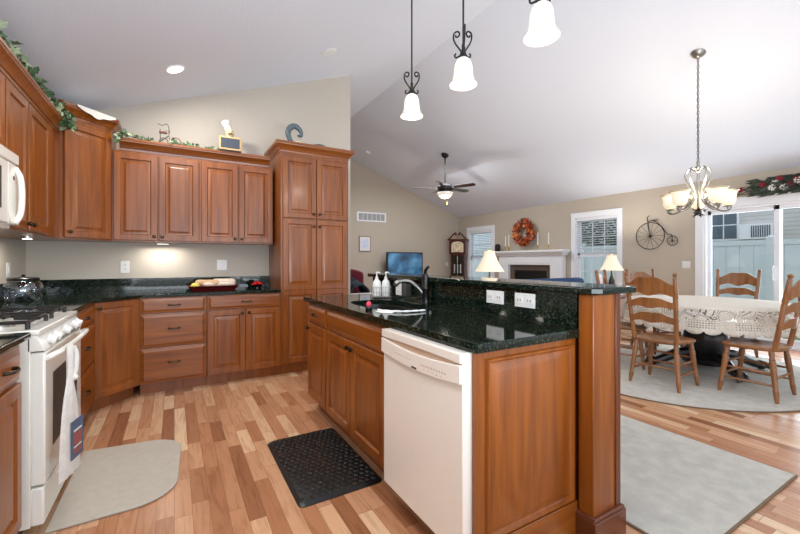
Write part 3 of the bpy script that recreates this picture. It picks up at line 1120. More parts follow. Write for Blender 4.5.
# outlets
def outlet(label, loc, rz, w, h, kind='outlet', cat='outlet', vert=False, group=None):
    t = thing('wall_outlet' if kind == 'outlet' else 'light_switch', label, cat, loc, rz, group)
    MB().box(-w / 2, w / 2, -.006, 0, -h / 2, h / 2).build('cover_plate', M['white_pl'], t, bevel=.002)
    n_ = max(1, round(w / .07)) if not vert else 1
    for i in range(n_):
        x = (i - (n_ - 1) / 2) * .065
        if kind == 'outlet':
            if vert or n_ == 1:
                for zz in (-.02, .02):
                    o = MB().lathe([(0, .016), (.003, .015)], (x, -.006, zz), (x, -.0085, zz), seg=14).build('socket', M['white_pl'], t)
                    MB().box(x - .006, x - .003, -.0097, -.0085, zz - .004, zz + .006).box(x + .003, x + .006, -.0097, -.0085, zz - .004, zz + .006).build('slot', M['slot'], o)
            else:
                o = MB().box(x - .022, x + .022, -.009, -.006, -.016, .016).build('socket', M['white_pl'], t)
                MB().box(x - .01, x - .007, -.0102, -.009, -.005, .006).box(x + .007, x + .010, -.0102, -.009, -.005, .006).build('slot', M['slot'], o)
        else:
            MB().box(x - .016, x + .016, -.009, -.006, -.033, .033).build('rocker', M['white_pl'], t)
    return t


outlet('white double outlet plate on the island upstand, left of the near pair', (1.5375, 1.57, 1.02), -PI / 2, .13, .072, group=None)
outlet('white double outlet plate on the island upstand, nearest the column', (1.5375, 1.36, 1.02), -PI / 2, .13, .072)
outlet('white outlet plate behind the faucet spout', (1.5375, 2.63, 1.0), -PI / 2, .085, .1)
tag(MB().box(-.03, .03, -.045, 0, -.045, .045).build('plug_adapter', M['slot'], bevel=.006, loc=(1.497, 2.47, 1.0)), 'dark plug in charger beside the outlet behind the faucet', 'charger')
outlet('white outlet plate on back kitchen wall left of the bread tray', (-.428, YK, 1.16), 0, .075, .12, vert=True)
outlet('white switch plate on back kitchen wall above the bread tray', (.463, YK, 1.175), 0, .10, .115, kind='switch', cat='switch')
outlet('white switch plate on left wall above the glass jar', (XL, 4.30, 1.147), PI / 2, .075, .12, kind='switch', cat='switch')
outlet('white switch plate between bicycle ornament and patio door', (XR, 3.07, 1.16), -PI / 2, .12, .115, kind='switch', cat='switch')
outlet('small white switch plate on back wall beside the tall clock', (6.865, YF, 1.13), 0, .08, .12, kind='switch', cat='switch')

# ================================================================== RANGE
t = thing('kitchen_range', 'white gas range between the left wall cabinets', 'stove', (-.528, 2.245, 0), PI / 2)
Wr = .762
MB().box(0, Wr, .01, .645, .06, .895).build('body', M['white'], t, bevel=.003)
MB().box(.02, Wr - .02, .06, .6, 0, .06).build('toe_kick', M['black'], t)
ck = MB().box(-.004, Wr + .004, -.02, .645, .895, .918).build('cooktop', M['white'], t, bevel=.006)
for x in (.19, .57):
    for y in (.16, .46):
        bn = MB().lathe([(0, .055), (.006, .055), (.008, .036), (.016, .034), (.018, .0)], (x, y, .918), seg=20).build('burner', M['nickel'], ck)
        MB().lathe([(0, .032), (.007, .032), (.009, .0)], (x, y, .936), seg=20).build('burner_cap', M['black'], bn)
for x in (.19, .57):
    g = MB()
    zt = .95
    x0, x1_, y0, y1_ = x - .14, x + .14, .03, .60
    g.tube([(x0, y0, zt), (x1_, y0, zt), (x1_, y1_, zt), (x0, y1_, zt)], .009, 6, True)
    g.tube([(x0, .31, zt), (x1_, .31, zt)], .006, 6)
    for cy_ in (.16, .46):
        for dx, dy in ((1, 0), (-1, 0), (0, 1), (0, -1)):
            g.tube([(x + dx * .14, cy_ + dy * .14, zt), (x + dx * .05, cy_ + dy * .05, zt + .004)], .009, 6)
    for cx_ in (x0, x1_):
        for cy_ in (y0, .31, y1_):
            g.tube([(cx_, cy_, zt), (cx_, cy_, .918)], .009, 6)
    g.build('grate', M['iron'], t)
g = MB()
g.add([(0, -.012, .895), (Wr, -.012, .895), (Wr, -.040, .825), (0, -.040, .825), (0, .02, .895), (Wr, .02, .895), (Wr, .02, .825), (0, .02, .825)],
      [(0, 1, 2, 3), (4, 7, 6, 5), (0, 4, 5, 1), (3, 2, 6, 7), (0, 3, 7, 4), (1, 5, 6, 2)])
cp = g.build('control_panel', M['white'], t, bevel=.003)
for x in (.10, .19, .38, .57, .66):
    MB().lathe([(0, .024), (.25, .024), (.3, .019), (1, .017)], (x, -.028, .864), (x, -.058, .854), seg=16).build('knob', M['white_pl'], cp)
g = MB()
for i in range(14):
    g.box(.16 + i * .032, .16 + i * .032 + .014, -.0405, -.038, .829, .836)
g.build('vent_slots', M['slot'], cp)
od = MB().box(.006, Wr - .006, -.038, .012, .235, .818).build('oven_door', M['white'], t, bevel=.008)
MB().box(.13, Wr - .13, -.0405, -.037, .36, .70).build('oven_window', M['slot'], od, bevel=.001)
MB().tube(bez([(.03, -.036, .785), (.035, -.062, .80), (.1, -.076, .803), (Wr / 2, -.082, .803), (Wr - .1, -.076, .803), (Wr - .035, -.062, .80), (Wr - .03, -.036, .785)], 36), .013, 10).build('handle', M['white'], od)
sd = MB().box(.006, Wr - .006, -.034, .012, .06, .225).build('storage_drawer', M['white'], t, bevel=.008)
MB().box(.2, Wr - .2, -.040, -.033, .175, .195).build('finger_pull', M['white'], sd, bevel=.003)

# hanging towel on oven handle (world coords)
t = thing('hanging_towel', 'white tie top hand towel with patch hanging on the oven handle', 'towel', (-.424, 2.35, .803), -.24)
loops = []
secs = [(.02, .018, .0), (.0, .022, .0), (-.06, .016, .0), (-.11, .013, 0), (-.15, .03, 0), (-.22, .05, 0), (-.30, .07, 0), (-.40, .085, 0), (-.50, .092, 0), (-.585, .095, 0)]
for z, w_, _ in secs:
    lp = []
    for i in range(24):
        a_ = 2 * PI * i / 24
        y = w_ * math.cos(a_)
        x = (.010 + .004 * math.cos(y * 120)) * math.sin(a_)
        lp.append((x, y, z))
    loops.append(lp)
MB().rings(loops).build('cloth', M['towel'], t, smooth=60)
MB().tube(bez([(.004, .02, .01), (.012, .03, -.03), (.012, .025, -.09), (.01, .012, -.13)], 12), .011, 8).ball((.012, .012, -.135), .015).build('knotted_tie', M['towel'], t)
MB().box(.0125, .0155, -.02, .088, -.52, -.34).build('patch', M['blue'], t)
MB().box(.0155, .0165, .0, .07, -.46, -.40).box(.0155, .0165, .0, .07, -.50, -.475).build('patch_print', M['red'], t)
MB().box(.0155, .0165, .0, .07, -.394, -.385).box(.0155, .0165, .0, .07, -.47, -.464).build('patch_stripe', M['white_pl'], t)

# microwave
t = thing('microwave', 'white over the range microwave under the left wall cabinets', 'microwave', (-.765, 2.165, 1.397), PI / 2)
MB().box(0, .762, .02, .385, 0, .41).build('case', M['white'], t, bevel=.004)
mdr = MB().box(.0, .60, -.018, .02, .02, .345).build('door', M['white'], t, bevel=.006)
MB().box(.08, .50, -.021, -.017, .09, .30).build('door_window', M['slot'], mdr, bevel=.001)
MB().box(.60, .762, -.018, .02, .02, .345).build('control_panel', M['white'], t, bevel=.005)
MB().box(.0, .762, -.018, .02, .351, .41).build('vent_grille', M['white'], t, bevel=.005)
MB().tube(bez([(.705, -.016, .03), (.712, -.036, .08), (.715, -.042, .18), (.712, -.036, .28), (.705, -.016, .33)], 20), .014, 10).build('handle', M['white'], mdr)
MB().box(.67, .69, -.020, -.018, .26, .28).build('label_mark', M['redm'], t)

# under cabinet lights
for i, (loc, lab) in enumerate((((-.98, 3.35, UZ0), 'round lit puck light under the left cabinet beside the microwave'), ((-.97, 3.98, UZ0), 'round lit puck light under the left cabinet near the corner'))):
    o = thing('puck_light', lab, 'light', loc)
    MB().lathe([(-.016, .034), (-.014, .04), (0, .04)], seg=20).build('housing', M['nickel'], o)
    MB().lathe([(-.019, .028), (-.0155, .03)], seg=20).build('lens', M['puck'], o)
    area('puck_beam', (loc[0], loc[1], loc[2] - .03), (0, 0, 0), .06, .06, 1.6, (1, .92, .8))
o = thing('under_cabinet_light', 'small lit light fixture under the back wall cabinets', 'light', (-.1, 4.60, UZ0))
MB().box(-.07, .07, -.03, .03, -.012, 0).build('housing', M['bronze'], o)
MB().box(-.05, .05, -.012, .012, -.014, -.0115).build('lens', M['puck'], o)
area('strip_beam', (-.1, 4.60, UZ0 - .035), (0, 0, 0), .3, .04, 2.0, (1, .93, .82))

# ================================================================== COUNTER ITEMS
t = thing('glass_jar', 'round clear glass jar with black lid on the corner counter', 'jar', (-.985, 3.95, .92))
MB().lathe([(0, .085), (.004, .098), (.03, .112), (.10, .115), (.13, .105), (.145, .088), (.150, .088), (.145, .083), (.128, .10), (.10, .110), (.03, .107), (.008, .093), (.006, .0)], seg=32, cap=False).build('jar_body', M['jarglass'], t)
MB().lathe([(.151, .092), (.168, .094), (.174, .085), (.178, .02), (.184, .009), (.19, .013), (.198, .009), (.20, 0)], seg=28).build('lid', M['black'], t)
t = thing('bread_tray', 'burgundy tray on the back counter', 'tray', (.355, 4.47, .92))
g = MB()
o_ = [(-.24, -.105), (.24, -.105), (.24, .105), (-.24, .105)]


def rr(x, y, z):
    return [(-x, -y, z), (x, -y, z), (x, y, z), (-x, y, z)]


g.rings([rr(.20, .08, 0), rr(.225, .10, .03), rr(.24, .115, .04), rr(.245, .12, .044), rr(.238, .113, .046), rr(.215, .09, .03), rr(.19, .07, .008)])
g.build('dish', M['tray'], t, bevel=.003)
for i, (x, y, z, an, ln, r_, mt, lab) in enumerate(((-.06, -.02, .072, -.35, .23, .034, 'bread', 'bare crusted bread loaf lying at the left of the burgundy tray'),
                                                    (.10, .03, .078, .12, .24, .034, 'paperbag', 'bread loaf in printed paper sleeve at the right of the tray'),
                                                    (.05, -.052, .060, .05, .30, .022, 'paperbag', 'thin wrapped baguette along the front of the tray'))):
    g = MB()
    g.lathe([(-.5, .3 * r_), (-.47, .75 * r_), (-.38, r_), (0, 1.05 * r_), (.38, r_), (.47, .75 * r_), (.5, .3 * r_)], (0, 0, 0), (ln, 0, 0), seg=14)
    o = g.build('bread_loaf', M[mt], None, loc=(.355 + x, 4.47 + y, .92 + z))
    o.rotation_euler = (0, 0, an)
    tag(o, lab, 'bread')
o = MB().ball((0, 0, 0), .035, sc=(1.2, .8, .9)).build('lemon', M['yellow'], None, loc=(.355 - .17, 4.47 - .02, .965))
tag(o, 'yellow lemon at the left end of the burgundy tray', 'lemon')
o = MB().ball((0, 0, 0), .028, sc=(1.3, .9, .8)).build('bread_roll', M['cream'], None, loc=(.355 + .185, 4.47 + .03, .975))
tag(o, 'small cream roll at the right end of the burgundy tray', 'bread')
t = thing('berry_dish', 'small dark dish heaped with red berries beside the pantry', 'dish', (.80, 4.52, .92))
MB().lathe([(0, .035), (.012, .035), (.018, .045), (.035, .065), (.033, .062), (.020, .04), (.018, .0)], seg=24, cap=False).build('bowl', M['black'], t)
r = random.Random(4)
g = MB()
for i in range(22):
    a_, q_ = r.random() * 6.28, r.random() ** .5 * .055
    g.ball((q_ * math.cos(a_), q_ * math.sin(a_), min(.075, .036 + .034 * (1 - q_ / .055) + r.random() * .006)), .013, 8, 6)
o = g.build('berries', M['berry'], t)
o['kind'] = 'stuff'


# ================================================================== CABINET TOP DECOR
def leaf_shape(g, p, d, n, s_, lobes=True):
    """folded ivy-like leaf at p, pointing d, normal n"""
    d = d.normalized()
    n = (n - d * n.dot(d)).normalized()
    b_ = d.cross(n)
    if lobes:
        pts = [(0, 0, 0), (-.1, .45, .06), (.3, .30, .04), (.55, .42, .08), (.65, .18, .03), (1, 0, -.02), (.65, -.18, .03), (.55, -.42, .08), (.3, -.30, .04), (-.1, -.45, .06)]
        fs = [(0, 1, 2, 3, 4, 5), (0, 5, 6, 7, 8, 9)]
    else:
        pts = [(0, 0, 0), (.35, .2, .05), (1, 0, 0), (.35, -.2, .05)]
        fs = [(0, 1, 2), (0, 2, 3)]
    g.add([p + d * (x * s_) + b_ * (y * s_) + n * (z * s_) for x, y, z in pts], fs)


def rv(r):
    return Vector((r.uniform(-1, 1), r.uniform(-1, 1), r.uniform(-1, 1)))


def garland(name, label, path, n, size, seed, spread=.05, mats=('leaf', 'leaf2')):
    r = random.Random(seed)
    t = thing(name, label, 'garland', path[0])
    o = Vector(path[0])
    pp = bez([Vector(p) - o for p in path], 40)
    MB().tube(pp, .004, 6).build('vine', M['stem'], t)
    gs = [MB(), MB()]
    for i in range(n):
        p = pp[r.randrange(len(pp))] + Vector((r.uniform(-spread, spread), r.uniform(-spread, spread), r.uniform(-.01, spread * 1.3)))
        d = rv(r)
        nn_ = rv(r) + Vector((.3, -.6, .8))
        leaf_shape(gs[0 if r.random() < .6 else 1], p, d, nn_, size * r.uniform(.7, 1.3))
    for g, m_, nm in zip(gs, mats, ('dark_leaves', 'pale_leaves')):
        q_ = g.build(nm, M[m_], t, smooth=0)
        q_['kind'] = 'stuff'
    return t


zt = UZ1 + .107
garland('ivy_garland', 'green ivy garland trailing along the top of the left cabinets', [(-.82, 2.75, zt + .02), (-.82, 3.10, zt + .03), (-.81, 3.45, zt + .03), (-.80, 3.8, zt + .02), (-.765, 3.98, zt - .01), (-.735, 4.05, zt - .08)], 380, .042, 11, .042)
garland('ivy_garland', 'thin ivy sprig trailing over the left end of the back cabinets', [(-.47, 4.37, zt - .05), (-.44, 4.36, zt + .01), (-.34, 4.38, zt + .02), (-.2, 4.45, zt + .005)], 40, .04, 12, .025, ('leaf', 'leaf2'))
garland('ivy_garland', 'low pale ivy sprig between bicycle figurine and chef figurine', [(-.02, 4.38, zt + .01), (.12, 4.40, zt + .012), (.25, 4.42, zt + .01), (.40, 4.44, zt + .01), (.47, 4.38, zt + .005)], 56, .035, 13, .022)
# doily on corner cabinet: draped lace
g = MB()
zc_ = 2.42 + .107
P0, P1 = Vector((-.90, 4.08)), Vector((-.52, 4.46))
dv = (P1 - P0).normalized()
nv = Vector((dv.y, -dv.x))
loops = []
for i in range(18):
    u = i / 17
    c0 = Vector((-.80, 4.12)) + dv * (.08 + .33 * u)
    dr_ = .012 + .012 * abs(math.sin(u * PI * 3)) + .04 * math.sin(u * PI) ** 2
    e0 = c0 - nv * .09
    e1 = c0 + nv * .060
    e2 = c0 + nv * .066
    loops.append([(e0.x, e0.y, zc_ + .001), (e1.x, e1.y, zc_ + .001), (e2.x, e2.y, zc_ - dr_), (e2.x + nv.x * .003, e2.y + nv.y * .003, zc_ - dr_), (e2.x + nv.x * .002, e2.y + nv.y * .002, zc_ + .004), (e0.x, e0.y, zc_ + .004)])
g.rings(loops)
tag(g.build('lace_doily', M['lace'], smooth=40), 'white lace doily draped over the top of the corner cabinet', 'doily')

# little bicycle planter figurine
zt2 = zt
t = thing('bicycle_figurine', 'small green metal bicycle figurine on top of the back cabinets', 'figurine', (-.07, 4.48, zt2))
g = MB()


def circ(c, r_, n=20, ax='xz'):
    return [(c[0] + r_ * math.cos(2 * PI * i / n), c[1], c[2] + r_ * math.sin(2 * PI * i / n)) for i in range(n)]


MB().tube(circ((.085, 0, .048), .044), .004, 6, True).build('front_wheel', M['redm'], t)
MB().tube(circ((-.02, 0, .040), .036), .004, 6, True).build('rear_wheel', M['redm'], t)
MB().tube(bez([(-.075, 0, .0), (-.05, 0, .05), (-.05, 0, .16)], 10), .004).tube([(-.05, 0, .13), (.02, 0, .155), (.03, 0, .06), (.085, 0, .048)], .004).tube([(-.06, 0, .03), (.02, 0, .10)], .006).build('frame', M['green_m'], t)
MB().tube(bez([(-.07, 0, .21), (-.03, 0, .20), (.01, 0, .22), (.025, 0, .17), (.03, 0, .13)], 14), .004).build('handlebar', M['green_m'], t)
MB().box(-.06, .01, -.015, .015, .12, .135).build('saddle', M['redm'], t, bevel=.004)
# chef figurine
t = thing('chef_figurine', 'chef bust figurine in a white hat holding a small chalkboard, on the back cabinets', 'figurine', (.50, 4.44, zt2))
MB().box(-.10, .11, -.09, .05, 0, .012).build('base', M['black_wood'], t)
MB().box(-.10, .11, -.086, -.070, .012, .15).build('chalkboard_frame', M['maple'], t, bevel=.003)
MB().box(-.085, .095, -.0885, -.0855, .032, .133).build('chalkboard', M['chalk'], t)
MB().lathe([(.012, .05), (.10, .065), (.16, .055), (.175, .02)], (0, 0, 0), seg=20).build('jacket', M['white_pl'], t)
hd = MB().ball((.008, -.015, .205), .044, 16, 12, (1, .95, 1.05)).ball((.008, -.060, .202), .010).build('head', M['skin'], t)
MB().ball((-.008, -.054, .216), .006, 8, 6).ball((.024, -.054, .216), .006, 8, 6).tube(bez([(-.014, -.054, .186), (.008, -.062, .191), (.03, -.054, .186)], 8), .006).build('painted_eyes_and_moustache', M['slot'], hd)
mh = Matrix.Translation((0, 0, .24)) @ Matrix.Rotation(-.38, 4, 'Y')
MB().lathe([(0, .034), (.045, .034), (.055, .042), (.085, .045), (.10, .036), (.105, .0)], seg=20).xf(mh).build('hat', M['white_pl'], t)
# goose-like curved decoration on the pantry
zp = 2.385 + .106
t = thing('curved_ornament', 'slate blue curled ceramic ornament on top of the pantry', 'ornament', (1.15, 4.24, zp))
pp = bez([(-.02, 0, .02), (-.062, 0, .07), (-.078, 0, .13), (-.055, 0, .19), (0, 0, .215), (.05, 0, .185), (.072, 0, .135), (.055, 0, .11)], 36)
MB().tube(pp, [.018 + .014 * math.sin(PI * min(1, i / 30)) for i in range(len(pp))], 12).build('curl', M['slate'], t)
MB().ball((.04, 0, .115), .016, sc=(1, .8, 1)).ball((.07, -.0, .118), .014, sc=(1, .8, 1)).build('tips', M['slate'], t)
MB().lathe([(0, .07), (.012, .075), (.03, .06), (.05, .03), (.055, 0)], (.035, 0, 0), seg=20).build('foot', M['cream'], t)
o = MB().lathe([(0, .095), (.02, .09), (.04, .07), (.052, .035), (.056, 0)], seg=24).build('domed_dish', M['slate'], None, loc=(1.42, 4.24, zp))
tag(o, 'low slate domed dish at the middle of the pantry top', 'dish')
o = MB().lathe([(0, .02), (.012, .022), (.03, .012), (.034, 0)], seg=12).build('small_finial', M['slate'], None, loc=(1.62, 4.22, zp))
tag(o, 'tiny dark trinket on the right of the pantry top', 'ornament')

# ================================================================== MATS AND RUGS
pts = [(-.498, 2.275)]
for cx_, cy_, a0 in ((-.19, 2.485, -90), (-.17, 2.88, 0)):
    for i in range(11):
        a_ = math.radians(a0 + 9 * i)
        pts.append((cx_ + .21 * math.cos(a_), cy_ + .2 * math.sin(a_) if a0 else cy_ + .2 * math.sin(a_)))
pts.append((-.498, 3.12))
tag(MB().prism(pts, 0.001, .014).build('floor_mat', M['greymat'], bevel=.005), 'grey beige cushioned mat with rounded corners before the range', 'mat')
t = thing('floor_mat', 'black textured rubber mat on the floor beside the island cabinets', 'mat', (.765, 2.27, 0))


def rrect(x, y, r_, n=5):
    out = []
    for cx_, cy_, a0 in ((x - r_, y - r_, 0), (-x + r_, y - r_, 90), (-x + r_, -y + r_, 180), (x - r_, -y + r_, 270)):
        for i in range(n + 1):
            a_ = math.radians(a0 + 90 * i / n)
            out.append((cx_ + r_ * math.cos(a_), cy_ + r_ * math.sin(a_)))
    return out


MB().rings([[(x, y, .001) for x, y in rrect(.235, .395, .035)], [(x, y, .004) for x, y in rrect(.235, .395, .035)], [(x, y, .017) for x, y in rrect(.215, .375, .03)]]).build('base', M['black'], t, smooth=30)
g = MB()
for i in range(12):
    for j in range(20):
        x, y = -.198 + i * .036, -.355 + j * .0374
        xo = .009 if j % 2 else -.009
        g.add([(x - .011 + xo, y - .012, .017), (x + .011 + xo, y - .012, .017), (x + .011 + xo, y + .012, .017), (x - .011 + xo, y + .012, .017),
               (x - .007 + xo, y - .008, .0195), (x + .007 + xo, y - .008, .0195), (x + .007 + xo, y + .008, .0195), (x - .007 + xo, y + .008, .0195)],
              [(4, 5, 6, 7), (0, 1, 5, 4), (1, 2, 6, 5), (2, 3, 7, 6), (3, 0, 4, 7)])
g.build('raised_tread', M['rubber'], t, smooth=0)
t = thing('area_rug', 'cream rectangular rug on the floor behind the island', 'rug', (2.42, 1.85, 0))
MB().box(-.605, .605, -1.11, 1.15, .002, .012).build('pile', M['rug'], t)
g = MB()
g.box(-.615, .615, -1.12, -1.11, .001, .010).box(-.615, .615, 1.15, 1.16, .001, .010).box(-.615, -.605, -1.11, 1.15, .001, .010).box(.605, .615, -1.11, 1.15, .001, .010)
g.build('binding', M['rug_edge'], t)
RC = (4.95, 2.15)
t = thing('round_rug', 'large cream oval rug under the dining table', 'rug', (RC[0], RC[1], 0))
RA, RB = 1.46, 1.22
lp = lambda k, z: [((RA - k) * math.cos(2 * PI * i / 64), (RB - k) * math.sin(2 * PI * i / 64), z) for i in range(64)]
MB().rings([lp(.012, .001), lp(.012, .012), lp(.02, .014)]).build('pile', M['rug'], t, smooth=30)
MB().rings([lp(.012, .001), lp(0, .001), lp(0, .011), lp(.012, .011)], cap=False).build('binding', M['rug_edge'], t, smooth=30)

# ================================================================== DINING SET
TC = (5.2, 2.0)
RZ_ = .0145
t = thing('dining_table', 'round dining table on a black claw foot pedestal', 'table', (TC[0], TC[1], RZ_))
MB().lathe([(.715, .74), (.72, .765), (.74, .77), (.745, .765), (.747, 0)], seg=64).lathe([(.64, .40), (.715, .45)], seg=40).build('tabletop', M['black_wood'], t)
MB().lathe([(.06, .22), (.12, .24), (.15, .20), (.20, .17), (.30, .215), (.42, .20), (.50, .145), (.55, .19), (.60, .21), (.64, .2)], seg=32).build('pedestal', M['black_wood'], t)
for k in range(4):
    a_ = math.radians(50 + 90 * k)
    u = Vector((math.cos(a_), math.sin(a_), 0))
    pp = bez([u * .15 + Vector((0, 0, .17)), u * .30 + Vector((0, 0, .15)), u * .44 + Vector((0, 0, .085)), u * .52 + Vector((0, 0, .055))], 16)
    g = MB().tube(pp, [.06 - .02 * i / (len(pp) - 1) for i in range(len(pp))], 10).ball(tuple(u * .55 + Vector((0, 0, .048))), .047, 12, 8, (1.1, 1.1, 1))
    v_ = Vector((-u.y, u.x, 0))
    for s_ in (-.028, 0, .028):
        g.tube(bez([u * .52 + v_ * s_ + Vector((0, 0, .085)), u * .575 + v_ * s_ * 1.3 + Vector((0, 0, .08)), u * .61 + v_ * s_ * 1.4 + Vector((0, 0, .02))], 8), .014, 6)
    g.build('leg', M['black_wood'], t)
# tablecloth
me = bpy.data.meshes.new('tablecloth')
bm = bmesh.new()
uvl = bm.loops.layers.uv.new('UVMap')
nA = 288
rings_ = []
drop = [0, .01, .03, .07, .11, .15, .19, .23, .26]
for j, dz in enumerate(drop):
    ring = []
    for i in range(nA):
        a_ = 2 * PI * i / nA
        sc = abs(math.sin(a_ * 18))
        d_ = dz if j < len(drop) - 1 else dz - .035 + .035 * sc ** .6
        if j == len(drop) - 2:
            d_ = dz - .012 + .012 * sc
        fl = (dz / .26)
        rad = .776 + .012 * min(1, dz / .03) + fl * (.045 + .016 * math.sin(a_ * 13 + 1) + .010 * math.sin(a_ * 22))
        ring.append((bm.verts.new((rad * math.cos(a_), rad * math.sin(a_), -d_)), a_ * .8, d_))
    rings_.append(ring)
inner = [(bm.verts.new((.60 * math.cos(2 * PI * i / nA), .60 * math.sin(2 * PI * i / nA), 0)), 0, 0) for i in range(nA)]
ctr = bm.verts.new((0, 0, 0))
for i in range(nA):
    k = (i + 1) % nA
    f_ = bm.faces.new((ctr, inner[i][0], inner[k][0]))
    for l in f_.loops:
        l[uvl].uv = (0, 0)
    f_ = bm.faces.new((inner[i][0], rings_[0][i][0], rings_[0][k][0], inner[k][0]))
    for l in f_.loops:
        l[uvl].uv = (0, 0)
    for j in range(len(drop) - 1):
        A_, B_, C_, D_ = rings_[j][i], rings_[j + 1][i], rings_[j + 1][k], rings_[j][k]
        f_ = bm.faces.new((A_[0], B_[0], C_[0], D_[0]))
        for l, q_ in zip(f_.loops, (A_, B_, C_, D_)):
            uu = q_[1] if not (k == 0 and q_ in (C_, D_)) else 2 * PI * .8
            l[uvl].uv = (uu, q_[2])
for f_ in bm.faces:
    f_.smooth = True
bmesh.ops.recalc_face_normals(bm, faces=bm.faces)
bm.to_mesh(me)
bm.free()
me.materials.append(M['lacetable'])
o = bpy.data.objects.new('tablecloth', me)
COL.objects.link(o)
o.location = (TC[0], TC[1], RZ_ + .752)
sm = o.modifiers.new('solid', 'SOLIDIFY')
sm.thickness = .002
tag(o, 'white crocheted lace tablecloth with scalloped hem on the round table', 'tablecloth')


def make_chair(label):
    t = thing('dining_chair', label, 'chair', (0, 0, 0), 0, 'ladder back oak dining chairs')
    sz = .455
    # seat: rounded slab, front at +y
    pts = []
    for i in range(32):
        a_ = 2 * PI * i / 32
        c_, s_ = math.cos(a_), math.sin(a_)
        x = .225 * math.copysign(abs(c_) ** .55, c_)
        y = .215 * math.copysign(abs(s_) ** .6, s_)
        x *= 1 + .08 * y / .2
        pts.append((x, y))
    sk = lambda k, z: [(x * k, y * k, z) for x, y in pts]
    MB().rings([sk(.93, sz - .032), sk(1, sz - .02), sk(1, sz - .006), sk(.96, sz), sk(.6, sz - .008), sk(.2, sz - .010)]).build('seat', M['oak'], t, smooth=40)
    prof = [(0, .013), (.05, .015), (.16, .021), (.2, .018), (.22, .022), (.24, .018), (.5, .021), (.76, .024), (.8, .019), (.82, .023), (.84, .018), (.95, .021), (1, .016)]
    ends = []
    for sx in (-1, 1):
        for sy in (1, -1):
            top = Vector((sx * .17, sy * .15, sz - .02))
            bot = Vector((sx * .215, sy * .20, 0))
            MB().lathe(prof, bot, top, seg=12).build('leg', M['oak'], t)
            ends.append((bot, top))
    P = lambda k, h_: ends[k][0].lerp(ends[k][1], h_)
    sp = [(0, .008), (.3, .011), (.5, .013), (.7, .011), (1, .008)]
    for h_ in (.32, .55):   # sides: legs 0(+y),1(-y) on left; 2,3 on right
        MB().lathe(sp, P(0, h_), P(1, h_), seg=8).build('stretcher', M['oak'], t)
        MB().lathe(sp, P(2, h_), P(3, h_), seg=8).build('stretcher', M['oak'], t)
    for h_ in (.38, .62):
        MB().lathe(sp, P(0, h_), P(2, h_), seg=8).build('stretcher', M['oak'], t)
    MB().lathe(sp, P(1, .45), P(3, .45), seg=8).build('stretcher', M['oak'], t)
    pb = [(0, .019), (.08, .021), (.3, .019), (.33, .023), (.36, .018), (.6, .021), (.62, .018), (.64, .022), (.93, .018), (.945, .012), (.955, .020), (.975, .021), (.99, .014), (1, .003)]
    for sx in (-1, 1):
        MB().lathe(pb, (sx * .185, -.175, sz - .015), (sx * .215, -.285, 1.10), seg=12).build('back_post', M['oak'], t)

    def slat(name, zm, hh, bumps):
        g = MB()
        n_ = 24
        F, B = [], []
        k0 = (zm - sz) / (1.10 - sz)
        for i in range(n_ + 1):
            u = -1 + 2 * i / n_
            x = u * (.178 + .03 * k0)
            yb = -.175 - .11 * k0 - .03 * (1 - u * u)
            top = zm + hh * (.42 + bumps * (math.cos(u * PI) * .5 + .5) * .55 - .10 * math.cos(u * PI * 2))
            bo = zm - hh * (.5 + .12 * math.cos(u * 2 * PI))
            F.append(((x, yb, bo), (x, yb - (top - bo) * .12, top)))
        vs = []
        for (b_, t2) in F:
            vs += [b_, t2, (t2[0], t2[1] - .014, t2[2]), (b_[0], b_[1] - .014, b_[2])]
        loops = [vs[i * 4:i * 4 + 4] for i in range(n_ + 1)]
        g.rings(loops)
        g.build(name, M['oak'], t, smooth=30)
    slat('crest_rail', .95, .115, 1)
    slat('slat', .80, .065, 1)
    slat('slat', .66, .065, 1)
    return t


c0 = make_chair('oak ladder back dining chair facing right, beside the island')


def place(o, x, y, face_deg, label=None):
    """face_deg: direction the sitter faces, in degrees from +X"""
    o.location = (x, y, RZ_)
    o.rotation_euler = (0, 0, math.radians(face_deg - 90))
    if label:
        o['label'] = label


place(c0, 4.16, 1.95, 2)
place(copy_tree(c0), 4.60, 1.38, 90, 'oak ladder back dining chair seen from its side at the right of the photo')
place(copy_tree(c0), 6.08, 2.09, 180, 'oak ladder back dining chair across the table, in front of the patio door')
place(copy_tree(c0), 5.62, 2.72, 250, 'oak ladder back dining chair on the far side of the table toward the lamp')
place(copy_tree(c0), 4.62, 2.56, 290, 'oak ladder back dining chair half hidden behind the island column')

# ================================================================== FAMILY ROOM
# fireplace
t = thing('fireplace', 'white mantel fireplace with brown granite surround', 'fireplace', (XR, 6.26, 0), -PI / 2)
# local: x -> -Y, y -> +X (into wall)
MB().box(-1.05, 1.05, -.26, -.003, 1.42, 1.465).box(-1.02, 1.02, -.22, -.003, 1.385, 1.42).box(-.98, .98, -.17, -.003, 1.34, 1.385).build('mantel_shelf', M['trim'], t, bevel=.006)
MB().box(-.93, .93, -.13, -.003, 1.13, 1.34).build('frieze', M['trim'], t, bevel=.003)
MB().box(-.62, .62, -.14, -.13, 1.17, 1.30).build('frieze_panel', M['trim'], t, bevel=.003)
for s_ in (-1, 1):
    x0, x1_ = sorted((s_ * .62, s_ * .93))
    g = MB().box(x0, x1_, -.13, -.003, 0, 1.13)
    g.box(x0 + .05, x1_ - .05, -.142, -.13, .2, 1.05).box(x0 - .0, x1_ + .0, -.15, -.13, 0, .15)
    g.build('pilaster', M['trim'], t, bevel=.003)
MB().box(-.62, .62, -.05, -.003, 1.0, 1.13).box(-.62, -.47, -.05, -.003, 0, 1.0).box(.47, .62, -.05, -.003, 0, 1.0).build('granite_surround', M['granite_f'], t)
MB().box(-.47, .47, -.03, -.003, 0, 1.0).build('firebox', M['firebox'], t)
